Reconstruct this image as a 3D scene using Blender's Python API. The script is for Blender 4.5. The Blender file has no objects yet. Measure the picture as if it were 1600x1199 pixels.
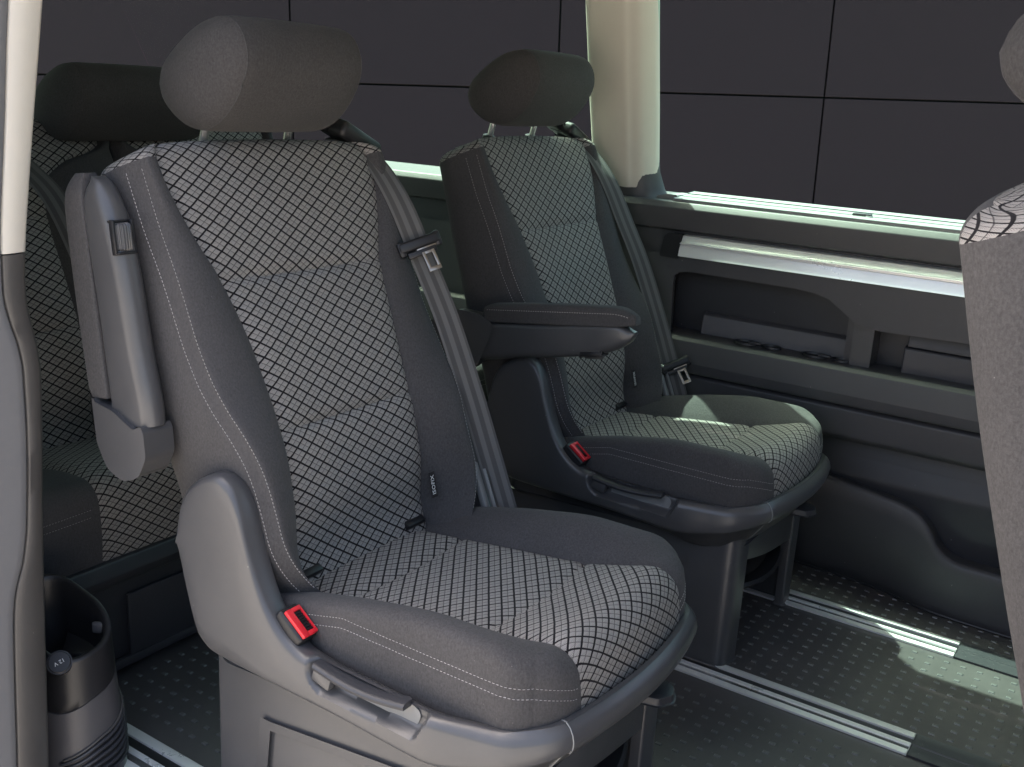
import bpy, bmesh, math, random
import numpy as np
from mathutils import Vector, Matrix

random.seed(4)
C = bpy.context.scene.collection
SC = bpy.context.scene
R = math.radians

# ------------------------------------------------------------------ camera
cam_d = bpy.data.cameras.new("camera")
cam = bpy.data.objects.new("camera", cam_d)
C.objects.link(cam)
SC.camera = cam
cam_d.sensor_width = 36.0
cam_d.lens = 36.0 * 1611.0 / 1600.0
cam_d.clip_start = 0.02
cam_d.clip_end = 400
yaw, pitch, roll = R(32.8), R(15.71), R(3.384)
fw = Vector((-math.sin(yaw) * math.cos(pitch), math.cos(yaw) * math.cos(pitch), -math.sin(pitch)))
rt0 = Vector((math.cos(yaw), math.sin(yaw), 0))
up0 = rt0.cross(fw)
rt = rt0 * math.cos(roll) + up0 * math.sin(roll)
up = rt.cross(fw)
cam.matrix_world = Matrix(((rt.x, up.x, -fw.x, 0), (rt.y, up.y, -fw.y, 0), (rt.z, up.z, -fw.z, 1.22), (0, 0, 0, 1)))

# ------------------------------------------------------------------ light
world = bpy.data.worlds.new("World")
SC.world = world
world.use_nodes = True
wn = world.node_tree
sky = wn.nodes.new("ShaderNodeTexSky")
sky.sky_type = 'NISHITA'
sky.sun_disc = False
SUN_TRAVEL = Vector((0.58, -0.12, -1.0)).normalized()
sd = -SUN_TRAVEL
sky.sun_elevation = math.asin(sd.z)
sky.sun_rotation = math.atan2(sd.x, sd.y)
sky.air_density = 1.0
sky.dust_density = 8.0
sky.ozone_density = 0.0
wn.links.new(sky.outputs[0], wn.nodes["Background"].inputs[0])
wn.nodes["Background"].inputs[1].default_value = 0.15
sun_d = bpy.data.lights.new("sun", 'SUN')
sun_d.energy = 3.8
sun_d.angle = R(0.53)
sun_d.color = (1.0, 0.955, 0.88)
sun = bpy.data.objects.new("sun", sun_d)
sun.rotation_euler = SUN_TRAVEL.to_track_quat('-Z', 'Y').to_euler()
sun.location = (0, 0, 20)
C.objects.link(sun)
SC.view_settings.view_transform = 'Standard'
SC.view_settings.look = 'None'
SC.view_settings.exposure = 2.12
SC.view_settings.gamma = 1.0
SC.render.engine = 'CYCLES'
SC.cycles.use_denoising = True
SC.cycles.max_bounces = 10
SC.cycles.diffuse_bounces = 6
SC.cycles.transparent_max_bounces = 12
SC.cycles.caustics_reflective = False
SC.cycles.caustics_refractive = False
SC.cycles.sample_clamp_indirect = 6.0


# ------------------------------------------------------------------ materials
def new_mat(name):
    m = bpy.data.materials.new(name)
    m.use_nodes = True
    nt = m.node_tree
    return m, nt, nt.nodes["Principled BSDF"]


def nd(nt, typ, **kw):
    n = nt.nodes.new(typ)
    for k, v in kw.items():
        if k.startswith("i_"):
            n.inputs[k[2:]].default_value = v
        else:
            setattr(n, k, v)
    return n


def mth(nt, op, a, b=None, c=None):
    n = nt.nodes.new("ShaderNodeMath")
    n.operation = op
    for i, v in enumerate((a, b, c)):
        if v is None:
            continue
        if isinstance(v, (int, float)):
            n.inputs[i].default_value = v
        else:
            nt.links.new(v, n.inputs[i])
    return n.outputs[0]


def mixc(nt, fac, a, b, mode='MIX'):
    n = nt.nodes.new("ShaderNodeMix")
    n.data_type = 'RGBA'
    n.blend_type = mode
    for sock, v in ((n.inputs[0], fac), (n.inputs[6], a), (n.inputs[7], b)):
        if isinstance(v, (int, float)):
            sock.default_value = v
        elif isinstance(v, tuple):
            sock.default_value = (*v, 1)
        else:
            nt.links.new(v, sock)
    return n.outputs[2]


def plastic(name, col, rough=0.5, grain=0.25, gscale=900, wear=0.15, metallic=0.0, spec=0.5):
    m, nt, b = new_mat(name)
    tc = nd(nt, "ShaderNodeTexCoord")
    n1 = nd(nt, "ShaderNodeTexNoise", i_Scale=gscale, i_Detail=2.0)
    n2 = nd(nt, "ShaderNodeTexNoise", i_Scale=9.0, i_Detail=6.0, i_Roughness=0.65)
    n3 = nd(nt, "ShaderNodeTexNoise", i_Scale=70.0, i_Detail=5.0, i_Roughness=0.7)
    for n in (n1, n2, n3):
        nt.links.new(tc.outputs["Object"], n.inputs["Vector"])
    v = mth(nt, 'MULTIPLY_ADD', n2.outputs[0], wear * 1.2, 1.0 - wear * 0.6)
    v2 = mth(nt, 'MULTIPLY_ADD', n3.outputs[0], wear * 0.6, 1.0 - wear * 0.3)
    vv = mth(nt, 'MULTIPLY', v, v2)
    basec = mixc(nt, 1.0, col, vv, 'MULTIPLY')
    if wear >= 0.2:
        # sparse pale nicks and dust specks
        vo = nd(nt, "ShaderNodeTexVoronoi", i_Scale=26.0)
        vm = nd(nt, "ShaderNodeMapping")
        vm.inputs["Scale"].default_value = (1.0, 1.5, 0.7)
        vm.inputs["Rotation"].default_value = (0.4, 0.7, 0.3)
        nt.links.new(tc.outputs["Object"], vm.inputs["Vector"])
        nt.links.new(vm.outputs[0], vo.inputs["Vector"])
        sel = mth(nt, 'GREATER_THAN', n3.outputs[0], 0.50)
        nick = mth(nt, 'MULTIPLY', mth(nt, 'LESS_THAN', vo.outputs[0], 0.035), sel)
        basec = mixc(nt, mth(nt, 'MULTIPLY', nick, 0.55), basec, (0.34, 0.33, 0.31))
    nt.links.new(basec, b.inputs["Base Color"])
    nt.links.new(mth(nt, 'MULTIPLY_ADD', n2.outputs[0], 0.22, rough - 0.11), b.inputs["Roughness"])
    b.inputs["Metallic"].default_value = metallic
    b.inputs["Specular IOR Level"].default_value = spec
    bp = nd(nt, "ShaderNodeBump")
    bp.inputs["Strength"].default_value = grain
    bp.inputs["Distance"].default_value = 0.0006
    nt.links.new(n1.outputs[0], bp.inputs["Height"])
    nt.links.new(bp.outputs[0], b.inputs["Normal"])
    return m


def fabric(name, col, rough=0.95):
    m, nt, b = new_mat(name)
    tc = nd(nt, "ShaderNodeTexCoord")
    mp = nd(nt, "ShaderNodeMapping")
    mp.inputs["Rotation"].default_value = (0.5, 0.3, 0.6)
    nt.links.new(tc.outputs["Object"], mp.inputs["Vector"])
    mp.inputs["Scale"].default_value = (1.0, 1.0, 0.35)
    w = nd(nt, "ShaderNodeTexNoise", i_Scale=420.0, i_Detail=2.0)
    nt.links.new(mp.outputs[0], w.inputs["Vector"])
    n1 = nd(nt, "ShaderNodeTexNoise", i_Scale=300.0, i_Detail=3.0, i_Roughness=0.75)
    n2 = nd(nt, "ShaderNodeTexNoise", i_Scale=7.0, i_Detail=5.0)
    n4 = nd(nt, "ShaderNodeTexVoronoi", i_Scale=38.0)
    for n in (n1, n2, n4):
        nt.links.new(tc.outputs["Object"], n.inputs["Vector"])
    h = mth(nt, 'ADD', mth(nt, 'MULTIPLY', w.outputs[0], 0.6), n1.outputs[0])
    v = mth(nt, 'MULTIPLY', mth(nt, 'MULTIPLY_ADD', n2.outputs[0], 0.35, 0.83), mth(nt, 'MULTIPLY_ADD', h, 0.95, 0.26))
    lint = mth(nt, 'LESS_THAN', n4.outputs[0], 0.022)
    base = mixc(nt, 1.0, col, v, 'MULTIPLY')
    base = mixc(nt, mth(nt, 'MULTIPLY', lint, 0.35), base, (0.35, 0.33, 0.31))
    nt.links.new(base, b.inputs["Base Color"])
    b.inputs["Roughness"].default_value = rough
    b.inputs["Specular IOR Level"].default_value = 0.2
    b.inputs["Sheen Weight"].default_value = 0.06
    b.inputs["Sheen Roughness"].default_value = 0.5
    bp = nd(nt, "ShaderNodeBump")
    bp.inputs["Strength"].default_value = 0.55
    bp.inputs["Distance"].default_value = 0.0008
    nt.links.new(h, bp.inputs["Height"])
    nt.links.new(bp.outputs[0], b.inputs["Normal"])
    return m


def pattern_fabric(name, light, dark):
    """light woven cloth crossed by a dark diamond lattice, laid out by the cloth's own UV in metres"""
    m, nt, b = new_mat(name)
    uv = nd(nt, "ShaderNodeUVMap", uv_map="cloth")
    sx = nd(nt, "ShaderNodeSeparateXYZ")
    nt.links.new(uv.outputs[0], sx.inputs[0])
    a, t = sx.outputs[0], sx.outputs[1]
    wob = nd(nt, "ShaderNodeTexNoise", i_Scale=60.0, i_Detail=1.0)
    nt.links.new(uv.outputs[0], wob.inputs["Vector"])
    wv = mth(nt, 'MULTIPLY_ADD', wob.outputs[0], 0.05, -0.025)
    u1 = mth(nt, 'ADD', mth(nt, 'MULTIPLY', a, 1 / 0.035), mth(nt, 'MULTIPLY', t, 1 / 0.0245))
    u2 = mth(nt, 'SUBTRACT', mth(nt, 'MULTIPLY', a, 1 / 0.035), mth(nt, 'MULTIPLY', t, 1 / 0.0245))
    u1 = mth(nt, 'ADD', u1, wv)
    u2 = mth(nt, 'ADD', u2, wv)
    d1 = mth(nt, 'PINGPONG', u1, 0.5)
    d2 = mth(nt, 'PINGPONG', u2, 0.5)

    def soft(d, e0, e1):          # 1 below e0, 0 above e1
        n = nt.nodes.new("ShaderNodeMapRange")
        n.interpolation_type = 'SMOOTHSTEP'
        nt.links.new(d, n.inputs[0])
        n.inputs[1].default_value = e0
        n.inputs[2].default_value = e1
        n.inputs[3].default_value = 1.0
        n.inputs[4].default_value = 0.0
        return n.outputs[0]

    thick = mth(nt, 'MAXIMUM', soft(d1, 0.058, 0.096), soft(d2, 0.050, 0.088))
    half1 = mth(nt, 'SUBTRACT', 0.5, d1)
    half2 = mth(nt, 'SUBTRACT', 0.5, d2)
    thin = mth(nt, 'MAXIMUM', soft(half1, 0.016, 0.040), soft(half2, 0.016, 0.040))
    # hatched triangles inside each quarter cell
    s1 = mth(nt, 'FRACT', mth(nt, 'MULTIPLY', u1, 2.0))
    s2 = mth(nt, 'FRACT', mth(nt, 'MULTIPLY', u2, 2.0))
    tri = mth(nt, 'GREATER_THAN', mth(nt, 'ADD', s1, mth(nt, 'MULTIPLY', s2, -1.0)), 0.0)
    st = mth(nt, 'GREATER_THAN', mth(nt, 'FRACT', mth(nt, 'MULTIPLY', a, 1 / 0.0022)), 0.55)
    st2 = mth(nt, 'GREATER_THAN', mth(nt, 'FRACT', mth(nt, 'MULTIPLY', t, 1 / 0.0019)), 0.6)
    hatch = mth(nt, 'ADD', mth(nt, 'MULTIPLY', tri, st), mth(nt, 'MULTIPLY', mth(nt, 'SUBTRACT', 1.0, tri), mth(nt, 'MULTIPLY', st2, 0.45)))
    n1 = nd(nt, "ShaderNodeTexNoise", i_Scale=1500.0, i_Detail=2.0)
    n2 = nd(nt, "ShaderNodeTexNoise", i_Scale=14.0, i_Detail=4.0)
    n3 = nd(nt, "ShaderNodeTexNoise", i_Scale=240.0, i_Detail=2.0)
    for n in (n1, n2, n3):
        nt.links.new(uv.outputs[0], n.inputs["Vector"])
    tint = mixc(nt, n3.outputs[0], tuple(c * f for c, f in zip(light, (1.05, 0.97, 0.93))), tuple(c * f for c, f in zip(light, (0.95, 1.02, 1.05))))
    v = mth(nt, 'MULTIPLY', mth(nt, 'MULTIPLY_ADD', n1.outputs[0], 0.5, 0.75), mth(nt, 'MULTIPLY_ADD', n2.outputs[0], 0.25, 0.88))
    base = mixc(nt, 1.0, tint, v, 'MULTIPLY')
    base = mixc(nt, mth(nt, 'MULTIPLY', hatch, 0.5), base, tuple(c * 0.28 for c in light))
    base = mixc(nt, mth(nt, 'MULTIPLY', thin, 0.75), base, tuple(c * 2.2 for c in dark))
    base = mixc(nt, thick, base, dark)
    nt.links.new(base, b.inputs["Base Color"])
    b.inputs["Roughness"].default_value = 0.9
    b.inputs["Specular IOR Level"].default_value = 0.15
    b.inputs["Sheen Weight"].default_value = 0.05
    bp = nd(nt, "ShaderNodeBump")
    bp.inputs["Strength"].default_value = 0.6
    bp.inputs["Distance"].default_value = 0.0008
    hh = mth(nt, 'SUBTRACT', mth(nt, 'MULTIPLY', n1.outputs[0], 0.6), mth(nt, 'ADD', thick, mth(nt, 'MULTIPLY', hatch, 0.3)))
    nt.links.new(hh, bp.inputs["Height"])
    nt.links.new(bp.outputs[0], b.inputs["Normal"])
    return m


def webbing(name, col):
    m, nt, b = new_mat(name)
    uv = nd(nt, "ShaderNodeUVMap", uv_map="cloth")
    sx = nd(nt, "ShaderNodeSeparateXYZ")
    nt.links.new(uv.outputs[0], sx.inputs[0])
    # three shiny and two dull lengthwise woven bands
    p = mth(nt, 'PINGPONG', mth(nt, 'MULTIPLY', sx.outputs[0], 2.5), 0.5)
    band = nt.nodes.new("ShaderNodeMapRange")
    band.interpolation_type = 'SMOOTHSTEP'
    nt.links.new(p, band.inputs[0])
    band.inputs[1].default_value = 0.2
    band.inputs[2].default_value = 0.3
    rib = mth(nt, 'SINE', mth(nt, 'MULTIPLY', sx.outputs[1], 5200.0))
    rib2 = mth(nt, 'SINE', mth(nt, 'MULTIPLY', sx.outputs[0], 150.0))
    base = mixc(nt, band.outputs[0], tuple(c * 1.25 for c in col), tuple(c * 0.6 for c in col))
    nt.links.new(base, b.inputs["Base Color"])
    b.inputs["Roughness"].default_value = 0.5
    b.inputs["Sheen Weight"].default_value = 0.1
    bp = nd(nt, "ShaderNodeBump")
    bp.inputs["Strength"].default_value = 0.4
    bp.inputs["Distance"].default_value = 0.0006
    nt.links.new(mth(nt, 'ADD', rib, rib2), bp.inputs["Height"])
    nt.links.new(bp.outputs[0], b.inputs["Normal"])
    return m


M = {}
M['cloth'] = fabric("charcoal_cloth", (0.066, 0.0635, 0.0645))
M['cloth_warm'] = fabric("headrest_cloth", (0.055, 0.0525, 0.0525))
M['pattern'] = pattern_fabric("diamond_cloth", (0.325, 0.308, 0.290), (0.012, 0.011, 0.0125))
M['shell'] = plastic("grey_plastic", (0.071, 0.071, 0.0745), 0.33, 0.25, 1100, 0.22, spec=0.65)
M['dark'] = plastic("dark_plastic", (0.040, 0.041, 0.047), 0.4, 0.35, 900, 0.2)
M['trim'] = plastic("charcoal_trim", (0.070, 0.068, 0.073), 0.45, 0.4, 1000, 0.2)
M['black'] = plastic("black_plastic", (0.014, 0.014, 0.016), 0.42, 0.2, 900, 0.1)
M['lighttrim'] = plastic("light_grey_trim", (0.22, 0.225, 0.225), 0.5, 0.2, 900, 0.1)
M['cream'] = plastic("cream_trim", (0.66, 0.62, 0.54), 0.62, 0.35, 700, 0.06)
M['head'] = plastic("headliner", (0.36, 0.345, 0.31), 0.9, 0.3, 700, 0.05)
M['jamb'] = plastic("jamb_trim", (0.072, 0.068, 0.065), 0.36, 0.3, 900, 0.2)
M['seal'] = plastic("door_seal", (0.17, 0.17, 0.175), 0.5, 0.15, 600, 0.15)
M['alu'] = plastic("brushed_aluminium", (0.90, 0.90, 0.88), 0.30, 0.05, 900, 0.08, metallic=0.40)
M['chrome'] = plastic("chrome_steel", (0.85, 0.85, 0.85), 0.2, 0.0, 900, 0.05, metallic=0.7)
M['steel'] = plastic("tongue_steel", (0.36, 0.32, 0.27), 0.3, 0.05, 900, 0.1, metallic=0.9)
M['red'] = plastic("red_plastic", (0.70, 0.022, 0.035), 0.35, 0.05, 900, 0.06)
M['rubber'] = plastic("floor_rubber", (0.070, 0.0655, 0.067), 0.44, 0.6, 500, 0.45)
M['pip'] = plastic("worn_rubber", (0.115, 0.115, 0.115), 0.36, 0.2, 500, 0.3)  # paler than the floor rubber: sky glints on the pips put into the colour
M['thread'] = plastic("stitch_thread", (0.42, 0.40, 0.38), 0.8, 0.0, 900, 0.1)
M['white'] = plastic("white_print", (0.75, 0.74, 0.72), 0.7, 0.0, 900, 0.05)
M['label'] = plastic("label_cloth", (0.018, 0.015, 0.016), 0.8, 0.2, 900, 0.1)
M['belt'] = webbing("belt_webbing", (0.098, 0.096, 0.094))
M['panelwall'] = plastic("facade_panel", (0.037, 0.0215, 0.0295), 0.7, 0.1, 120, 0.16, spec=0.12)
M['joint'] = plastic("joint_backing", (0.012, 0.011, 0.012), 0.9, 0.0, 100, 0.1)
M['ground'] = plastic("paving", (0.29, 0.275, 0.255), 0.9, 0.6, 90, 0.35)
M['body'] = plastic("body_paint", (0.16, 0.16, 0.165), 0.3, 0.0, 900, 0.05)


def glass_mat(name="tinted_glass", tint=(0.54, 0.79, 0.665)):
    m = bpy.data.materials.new(name)
    m.use_nodes = True
    nt = m.node_tree
    nt.nodes.remove(nt.nodes["Principled BSDF"])
    tr = nd(nt, "ShaderNodeBsdfTransparent")
    tr.inputs[0].default_value = (*tint, 1)
    gl = nd(nt, "ShaderNodeBsdfGlossy")
    gl.inputs["Roughness"].default_value = 0.02
    fr = nd(nt, "ShaderNodeFresnel")
    fr.inputs[0].default_value = 1.45
    mx = nd(nt, "ShaderNodeMixShader")
    nt.links.new(mth(nt, 'MULTIPLY', fr.outputs[0], 0.015), mx.inputs[0])
    nt.links.new(tr.outputs[0], mx.inputs[1])
    nt.links.new(gl.outputs[0], mx.inputs[2])
    nt.links.new(mx.outputs[0], nt.nodes["Material Output"].inputs[0])
    return m


M['glass'] = glass_mat()
M['privacy'] = glass_mat("privacy_glass", (0.13, 0.17, 0.15))
M['blind'] = plastic("blind_slat_grey", (0.21, 0.22, 0.22), 0.45, 0.1, 900, 0.06)
M['groove'] = plastic("polished_groove", (0.62, 0.64, 0.64), 0.16, 0.0, 900, 0.1, metallic=0.9)


# ------------------------------------------------------------------ mesh helpers
def tag(o, label=None, cat=None, group=None, kind=None):
    if label: o["label"] = label
    if cat: o["category"] = cat
    if group: o["group"] = group
    if kind: o["kind"] = kind
    return o


def link(name, me, parent=None):
    o = bpy.data.objects.new(name, me)
    C.objects.link(o)
    if parent is not None:
        o.parent = parent
    return o


def empty(name, loc=(0, 0, 0)):
    o = bpy.data.objects.new(name, None)
    o.empty_display_size = 0.1
    o.location = loc
    C.objects.link(o)
    return o


def mk(name, V, F, mat, parent=None, smooth=True, uv=None, angle=40):
    me = bpy.data.meshes.new(name)
    me.from_pydata([tuple(map(float, v)) for v in V], [], [tuple(map(int, f)) for f in F])
    me.validate()
    me.materials.append(mat)
    if uv is not None:
        lay = me.uv_layers.new(name="cloth")
        for l in me.loops:
            lay.data[l.index].uv = uv[l.vertex_index]
    if smooth:
        me.shade_smooth() if hasattr(me, "shade_smooth") else None
        for p in me.polygons: p.use_smooth = True
        if angle < 180:
            try:
                me.set_sharp_from_angle(angle=R(angle))
            except Exception:
                pass
    return link(name, me, parent)


def from_bm(name, bm, mat, parent=None, smooth=True, angle=35):
    bmesh.ops.recalc_face_normals(bm, faces=bm.faces)
    me = bpy.data.meshes.new(name)
    bm.to_mesh(me)
    bm.free()
    me.materials.append(mat)
    if smooth:
        for p in me.polygons: p.use_smooth = True
        me.set_sharp_from_angle(angle=R(angle))
    return link(name, me, parent)


def bm_box(bm, c, s, rot=None, bev=0.0, seg=2):
    b2 = bmesh.new()
    bmesh.ops.create_cube(b2, size=1.0)
    for v in b2.verts:
        v.co = Vector((v.co.x * s[0], v.co.y * s[1], v.co.z * s[2]))
    if bev > 0:
        bmesh.ops.bevel(b2, geom=list(b2.edges), offset=bev, segments=seg, profile=0.5, affect='EDGES')
    mt = Matrix.Translation(Vector(c))
    if rot is not None:
        mt = mt @ rot.to_4x4()
    b2.transform(mt)
    tmp = bpy.data.meshes.new("tmp")
    b2.to_mesh(tmp)
    b2.free()
    bm.from_mesh(tmp)
    bpy.data.meshes.remove(tmp)


def box(name, c, s, mat, parent=None, rot=None, bev=0.004, seg=2):
    bm = bmesh.new()
    bm_box(bm, c, s, rot, bev, seg)
    return from_bm(name, bm, mat, parent)


def fillet(pts, r):
    """closed 2-D polygon with rounded corners; r a number or list"""
    n = len(pts)
    out = []
    for i in range(n):
        p0, p1, p2 = (np.array(pts[(i + k - 1) % n], float) for k in range(3))
        rr = r[i] if isinstance(r, (list, tuple)) else r
        if rr <= 0:
            out.append(p1)
            continue
        a, b = p0 - p1, p2 - p1
        la, lb = np.linalg.norm(a), np.linalg.norm(b)
        a, b = a / la, b / lb
        cosw = np.clip(a @ b, -1, 1)
        ang = math.acos(cosw)
        if ang > 3.0:
            out.append(p1)
            continue
        d = min(rr / math.tan(ang / 2), la * 0.48, lb * 0.48)
        for k in range(7):
            t = k / 6
            out.append((p1 + a * d) * (1 - t) ** 2 + 2 * t * (1 - t) * p1 + (p1 + b * d) * t * t)
    return [tuple(p) for p in out]


AX = {'x': (1, 2, 0), 'y': (0, 2, 1), 'z': (0, 1, 2)}


def prism(name, poly, axis, a0, a1, mat, parent=None, bev=0.004, seg=2, holes=()):
    """polygon in the plane across `axis`, extruded from a0 to a1"""
    bm = bmesh.new()
    i, j, k = AX[axis]

    def co(p, v):
        c = [0, 0, 0]
        c[i], c[j], c[k] = p[0], p[1], v
        return c
    v0 = [bm.verts.new(co(p, a0)) for p in poly]
    v1 = [bm.verts.new(co(p, a1)) for p in poly]
    n = len(poly)
    f0 = bm.faces.new(v0)
    f1 = bm.faces.new(v1)
    for q in range(n):
        bm.faces.new((v0[q], v0[(q + 1) % n], v1[(q + 1) % n], v1[q]))
    bm.normal_update()
    if bev > 0:
        es = [e for e in f0.edges] + [e for e in f1.edges]
        bmesh.ops.bevel(bm, geom=es, offset=bev, segments=seg, profile=0.5, affect='EDGES', clamp_overlap=True)
    ng = [f for f in bm.faces if len(f.verts) > 4]
    bmesh.ops.triangulate(bm, faces=ng)
    return from_bm(name, bm, mat, parent)


def catmull(pts, n):
    P = np.array(pts, float)
    P = np.vstack([2 * P[0] - P[1], P, 2 * P[-1] - P[-2]])
    m = len(pts) - 1
    out = []
    for q in np.linspace(0, m, n):
        i = min(int(q), m - 1)
        t = q - i
        p0, p1, p2, p3 = P[i], P[i + 1], P[i + 2], P[i + 3]
        out.append(0.5 * (2 * p1 + (p2 - p0) * t + (2 * p0 - 5 * p1 + 4 * p2 - p3) * t * t + (3 * p1 - p0 - 3 * p2 + p3) * t ** 3))
    return np.array(out)


def grid_faces(n, m, closed=False, off=0):
    F = []
    for i in range(n - 1):
        for j in range(m if closed else m - 1):
            j2 = (j + 1) % m
            F.append((off + i * m + j, off + i * m + j2, off + (i + 1) * m + j2, off + (i + 1) * m + j))
    return F


def loft(name, rings, mat, parent=None, caps=True, closed=True, angle=40):
    n, m = len(rings), len(rings[0])
    V = [p for r in rings for p in r]
    F = grid_faces(n, m, closed)
    if caps and closed:
        F.append(tuple(range(m))[::-1])
        F.append(tuple((n - 1) * m + q for q in range(m)))
    bm = bmesh.new()
    vs = [bm.verts.new(tuple(map(float, v))) for v in V]
    for f in F:
        try:
            bm.faces.new([vs[q] for q in f])
        except ValueError:
            pass
    return from_bm(name, bm, mat, parent, angle=angle)


def tube(name, pts, r, mat, parent=None, seg=10, n=None):
    P = catmull(pts, n) if n else np.array(pts, float)
    rings = []
    for i in range(len(P)):
        t = P[min(i + 1, len(P) - 1)] - P[max(i - 1, 0)]
        t /= np.linalg.norm(t)
        a = np.cross(t, (0, 0, 1) if abs(t[2]) < 0.9 else (1, 0, 0))
        a /= np.linalg.norm(a)
        b = np.cross(t, a)
        rr = r[i] if hasattr(r, '__len__') else r
        rings.append([P[i] + rr * (math.cos(q) * a + math.sin(q) * b) for q in np.linspace(0, 2 * math.pi, seg, endpoint=False)])
    return loft(name, rings, mat, parent)


def interp(x, tab):
    xs, ys = zip(*tab)
    return float(np.interp(x, xs, ys))


def sinterp(x, tab):
    """smooth monotone-ish interpolation"""
    xs = np.array([t[0] for t in tab], float)
    ys = np.array([t[1] for t in tab], float)
    if x <= xs[0]: return float(ys[0])
    if x >= xs[-1]: return float(ys[-1])
    i = int(np.searchsorted(xs, x) - 1)
    d = np.diff(ys) / np.diff(xs)
    m = np.empty(len(xs))
    m[0], m[-1] = d[0], d[-1]
    for k in range(1, len(xs) - 1):
        m[k] = 0 if d[k - 1] * d[k] <= 0 else 2 * d[k - 1] * d[k] / (d[k - 1] + d[k])
    h = xs[i + 1] - xs[i]
    t = (x - xs[i]) / h
    return float((2 * t ** 3 - 3 * t ** 2 + 1) * ys[i] + (t ** 3 - 2 * t ** 2 + t) * h * m[i] + (-2 * t ** 3 + 3 * t ** 2) * ys[i + 1] + (t ** 3 - t ** 2) * h * m[i + 1])


def stitches(name, paths, parent, step=0.0062, ln=0.0040, w=0.0009):
    """rows of short raised threads along 3-D polylines (pts, normals)"""
    V, F = [], []
    for P, N in paths:
        P, N = np.array(P, float), np.array(N, float)
        s = np.concatenate([[0], np.cumsum(np.linalg.norm(np.diff(P, axis=0), axis=1))])
        for q in np.arange(0.003, s[-1] - ln, step):
            a = np.array([np.interp(q, s, P[:, k]) for k in range(3)])
            b = np.array([np.interp(q + ln, s, P[:, k]) for k in range(3)])
            n = np.array([np.interp(q, s, N[:, k]) for k in range(3)])
            n /= np.linalg.norm(n)
            t = (b - a) / np.linalg.norm(b - a)
            c = np.cross(t, n)
            o = len(V)
            for base, f in ((a, 0.6), ((a + b) / 2, 1.0), (b, 0.6)):
                V += [base - c * w * f - n * 0.0006, base + n * w * 0.9 * f, base + c * w * f - n * 0.0006]
            for k in (0, 3):
                F += [(o + k, o + k + 1, o + k + 4, o + k + 3), (o + k + 1, o + k + 2, o + k + 5, o + k + 4)]
    ob = mk(name, V, F, M['thread'], parent)
    ob["kind"] = "stuff"
    return ob


def text_mesh(name, body, size, mat, parent, matrix, extrude=0.0003):
    cu = bpy.data.curves.new(name, 'FONT')
    cu.body = body
    cu.size = size
    cu.align_x = 'CENTER'
    cu.align_y = 'CENTER'
    cu.extrude = extrude
    cu.resolution_u = 2
    tmp = bpy.data.objects.new(name, cu)
    C.objects.link(tmp)
    dg = bpy.context.evaluated_depsgraph_get()
    me = bpy.data.meshes.new_from_object(tmp.evaluated_get(dg))
    bpy.data.objects.remove(tmp)
    me.transform(matrix)
    me.materials.clear()
    me.materials.append(mat)
    return link(name, me, parent)


# ================================================================== SETTING
# outside ground, van floor, roof, body walls
bm = bmesh.new()
bm_box(bm, (0, 0, -0.62), (160, 160, 0.1))
tag(from_bm("ground", bm, M['ground']), kind='structure')

bm = bmesh.new()
bm_box(bm, (-0.75, 1.79, -0.03), (4.7, 1.84, 0.06))
floor = from_bm("floor", bm, M['rubber'])
tag(floor, kind='structure')


def pips():
    V, F = [], []
    bands = [(1.115, 1.92), (2.045, 2.405), (2.515, 2.70)]
    for y0, y1 in bands:
        for y in np.arange(y0 + 0.012, y1, 0.0362):
            for x in np.arange(-1.66, 0.35, 0.0362):
                if 1.2 < y < 1.75 and x < -0.9:
                    pass
                o = len(V)
                lx, ly, h = 0.0066, 0.0044, 0.0022
                for zz, f in ((0.0, 1.0), (h, 0.72)):
                    V += [(x - lx * f, y - ly * f, zz), (x + lx * f, y - ly * f, zz), (x + lx * f, y + ly * f, zz), (x - lx * f, y + ly * f, zz)]
                F += [(o + 4, o + 5, o + 6, o + 7)] + [(o + k, o + (k + 1) % 4, o + 4 + (k + 1) % 4, o + 4 + k) for k in range(4)]
    o = mk("floor_pips", V, F, M['pip'], floor, smooth=False)
    o["kind"] = "stuff"


pips()

# roof with cream headliner
bm = bmesh.new()
bm_box(bm, (-0.9, 1.66, 1.64), (5.2, 1.52, 0.06), None, 0.0)
roof = tag(from_bm("ceiling", bm, M['head']), kind='structure')

# near body side behind the sliding door (out of view, keeps the cabin dark) with its window hole
bm = bmesh.new()
bm_box(bm, (-2.46, 0.86, 0.20), (1.9, 0.05, 1.52))
bm_box(bm, (-2.46, 0.89, 1.56), (1.9, 0.05, 0.12))
bm_box(bm, (-3.33, 0.88, 1.23), (0.16, 0.05, 0.54))
bm_box(bm, (-1.62, 0.875, 1.23), (0.22, 0.05, 0.54))
# tailgate
bm_box(bm, (-3.4, 1.77, 0.20), (0.05, 1.78, 1.52))
bm_box(bm, (-3.4, 1.77, 1.56), (0.05, 1.70, 0.12))
# near front door and bulkhead under the windscreen (out of view)
bm_box(bm, (0.86, 0.86, 0.20), (1.66, 0.05, 1.52))
bm_box(bm, (0.10, 0.89, 1.28), (0.14, 0.05, 0.64))
bm_box(bm, (1.55, 0.89, 1.28), (0.28, 0.05, 0.64))
bm_box(bm, (1.72, 1.77, 0.24), (0.05, 1.78, 1.60))
bm_box(bm, (1.45, 1.77, 0.86), (0.50, 1.72, 0.30))
tag(from_bm("body_wall", bm, M['trim']), kind='structure')
# far body outer skin
bm = bmesh.new()
bm_box(bm, (-0.9, 2.80, 0.19), (5.0, 0.03, 1.54))
bm_box(bm, (-0.9, 2.452, 1.585), (5.0, 0.056, 0.10))
tag(from_bm("body_wall", bm, M['body']), kind='structure')


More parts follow.
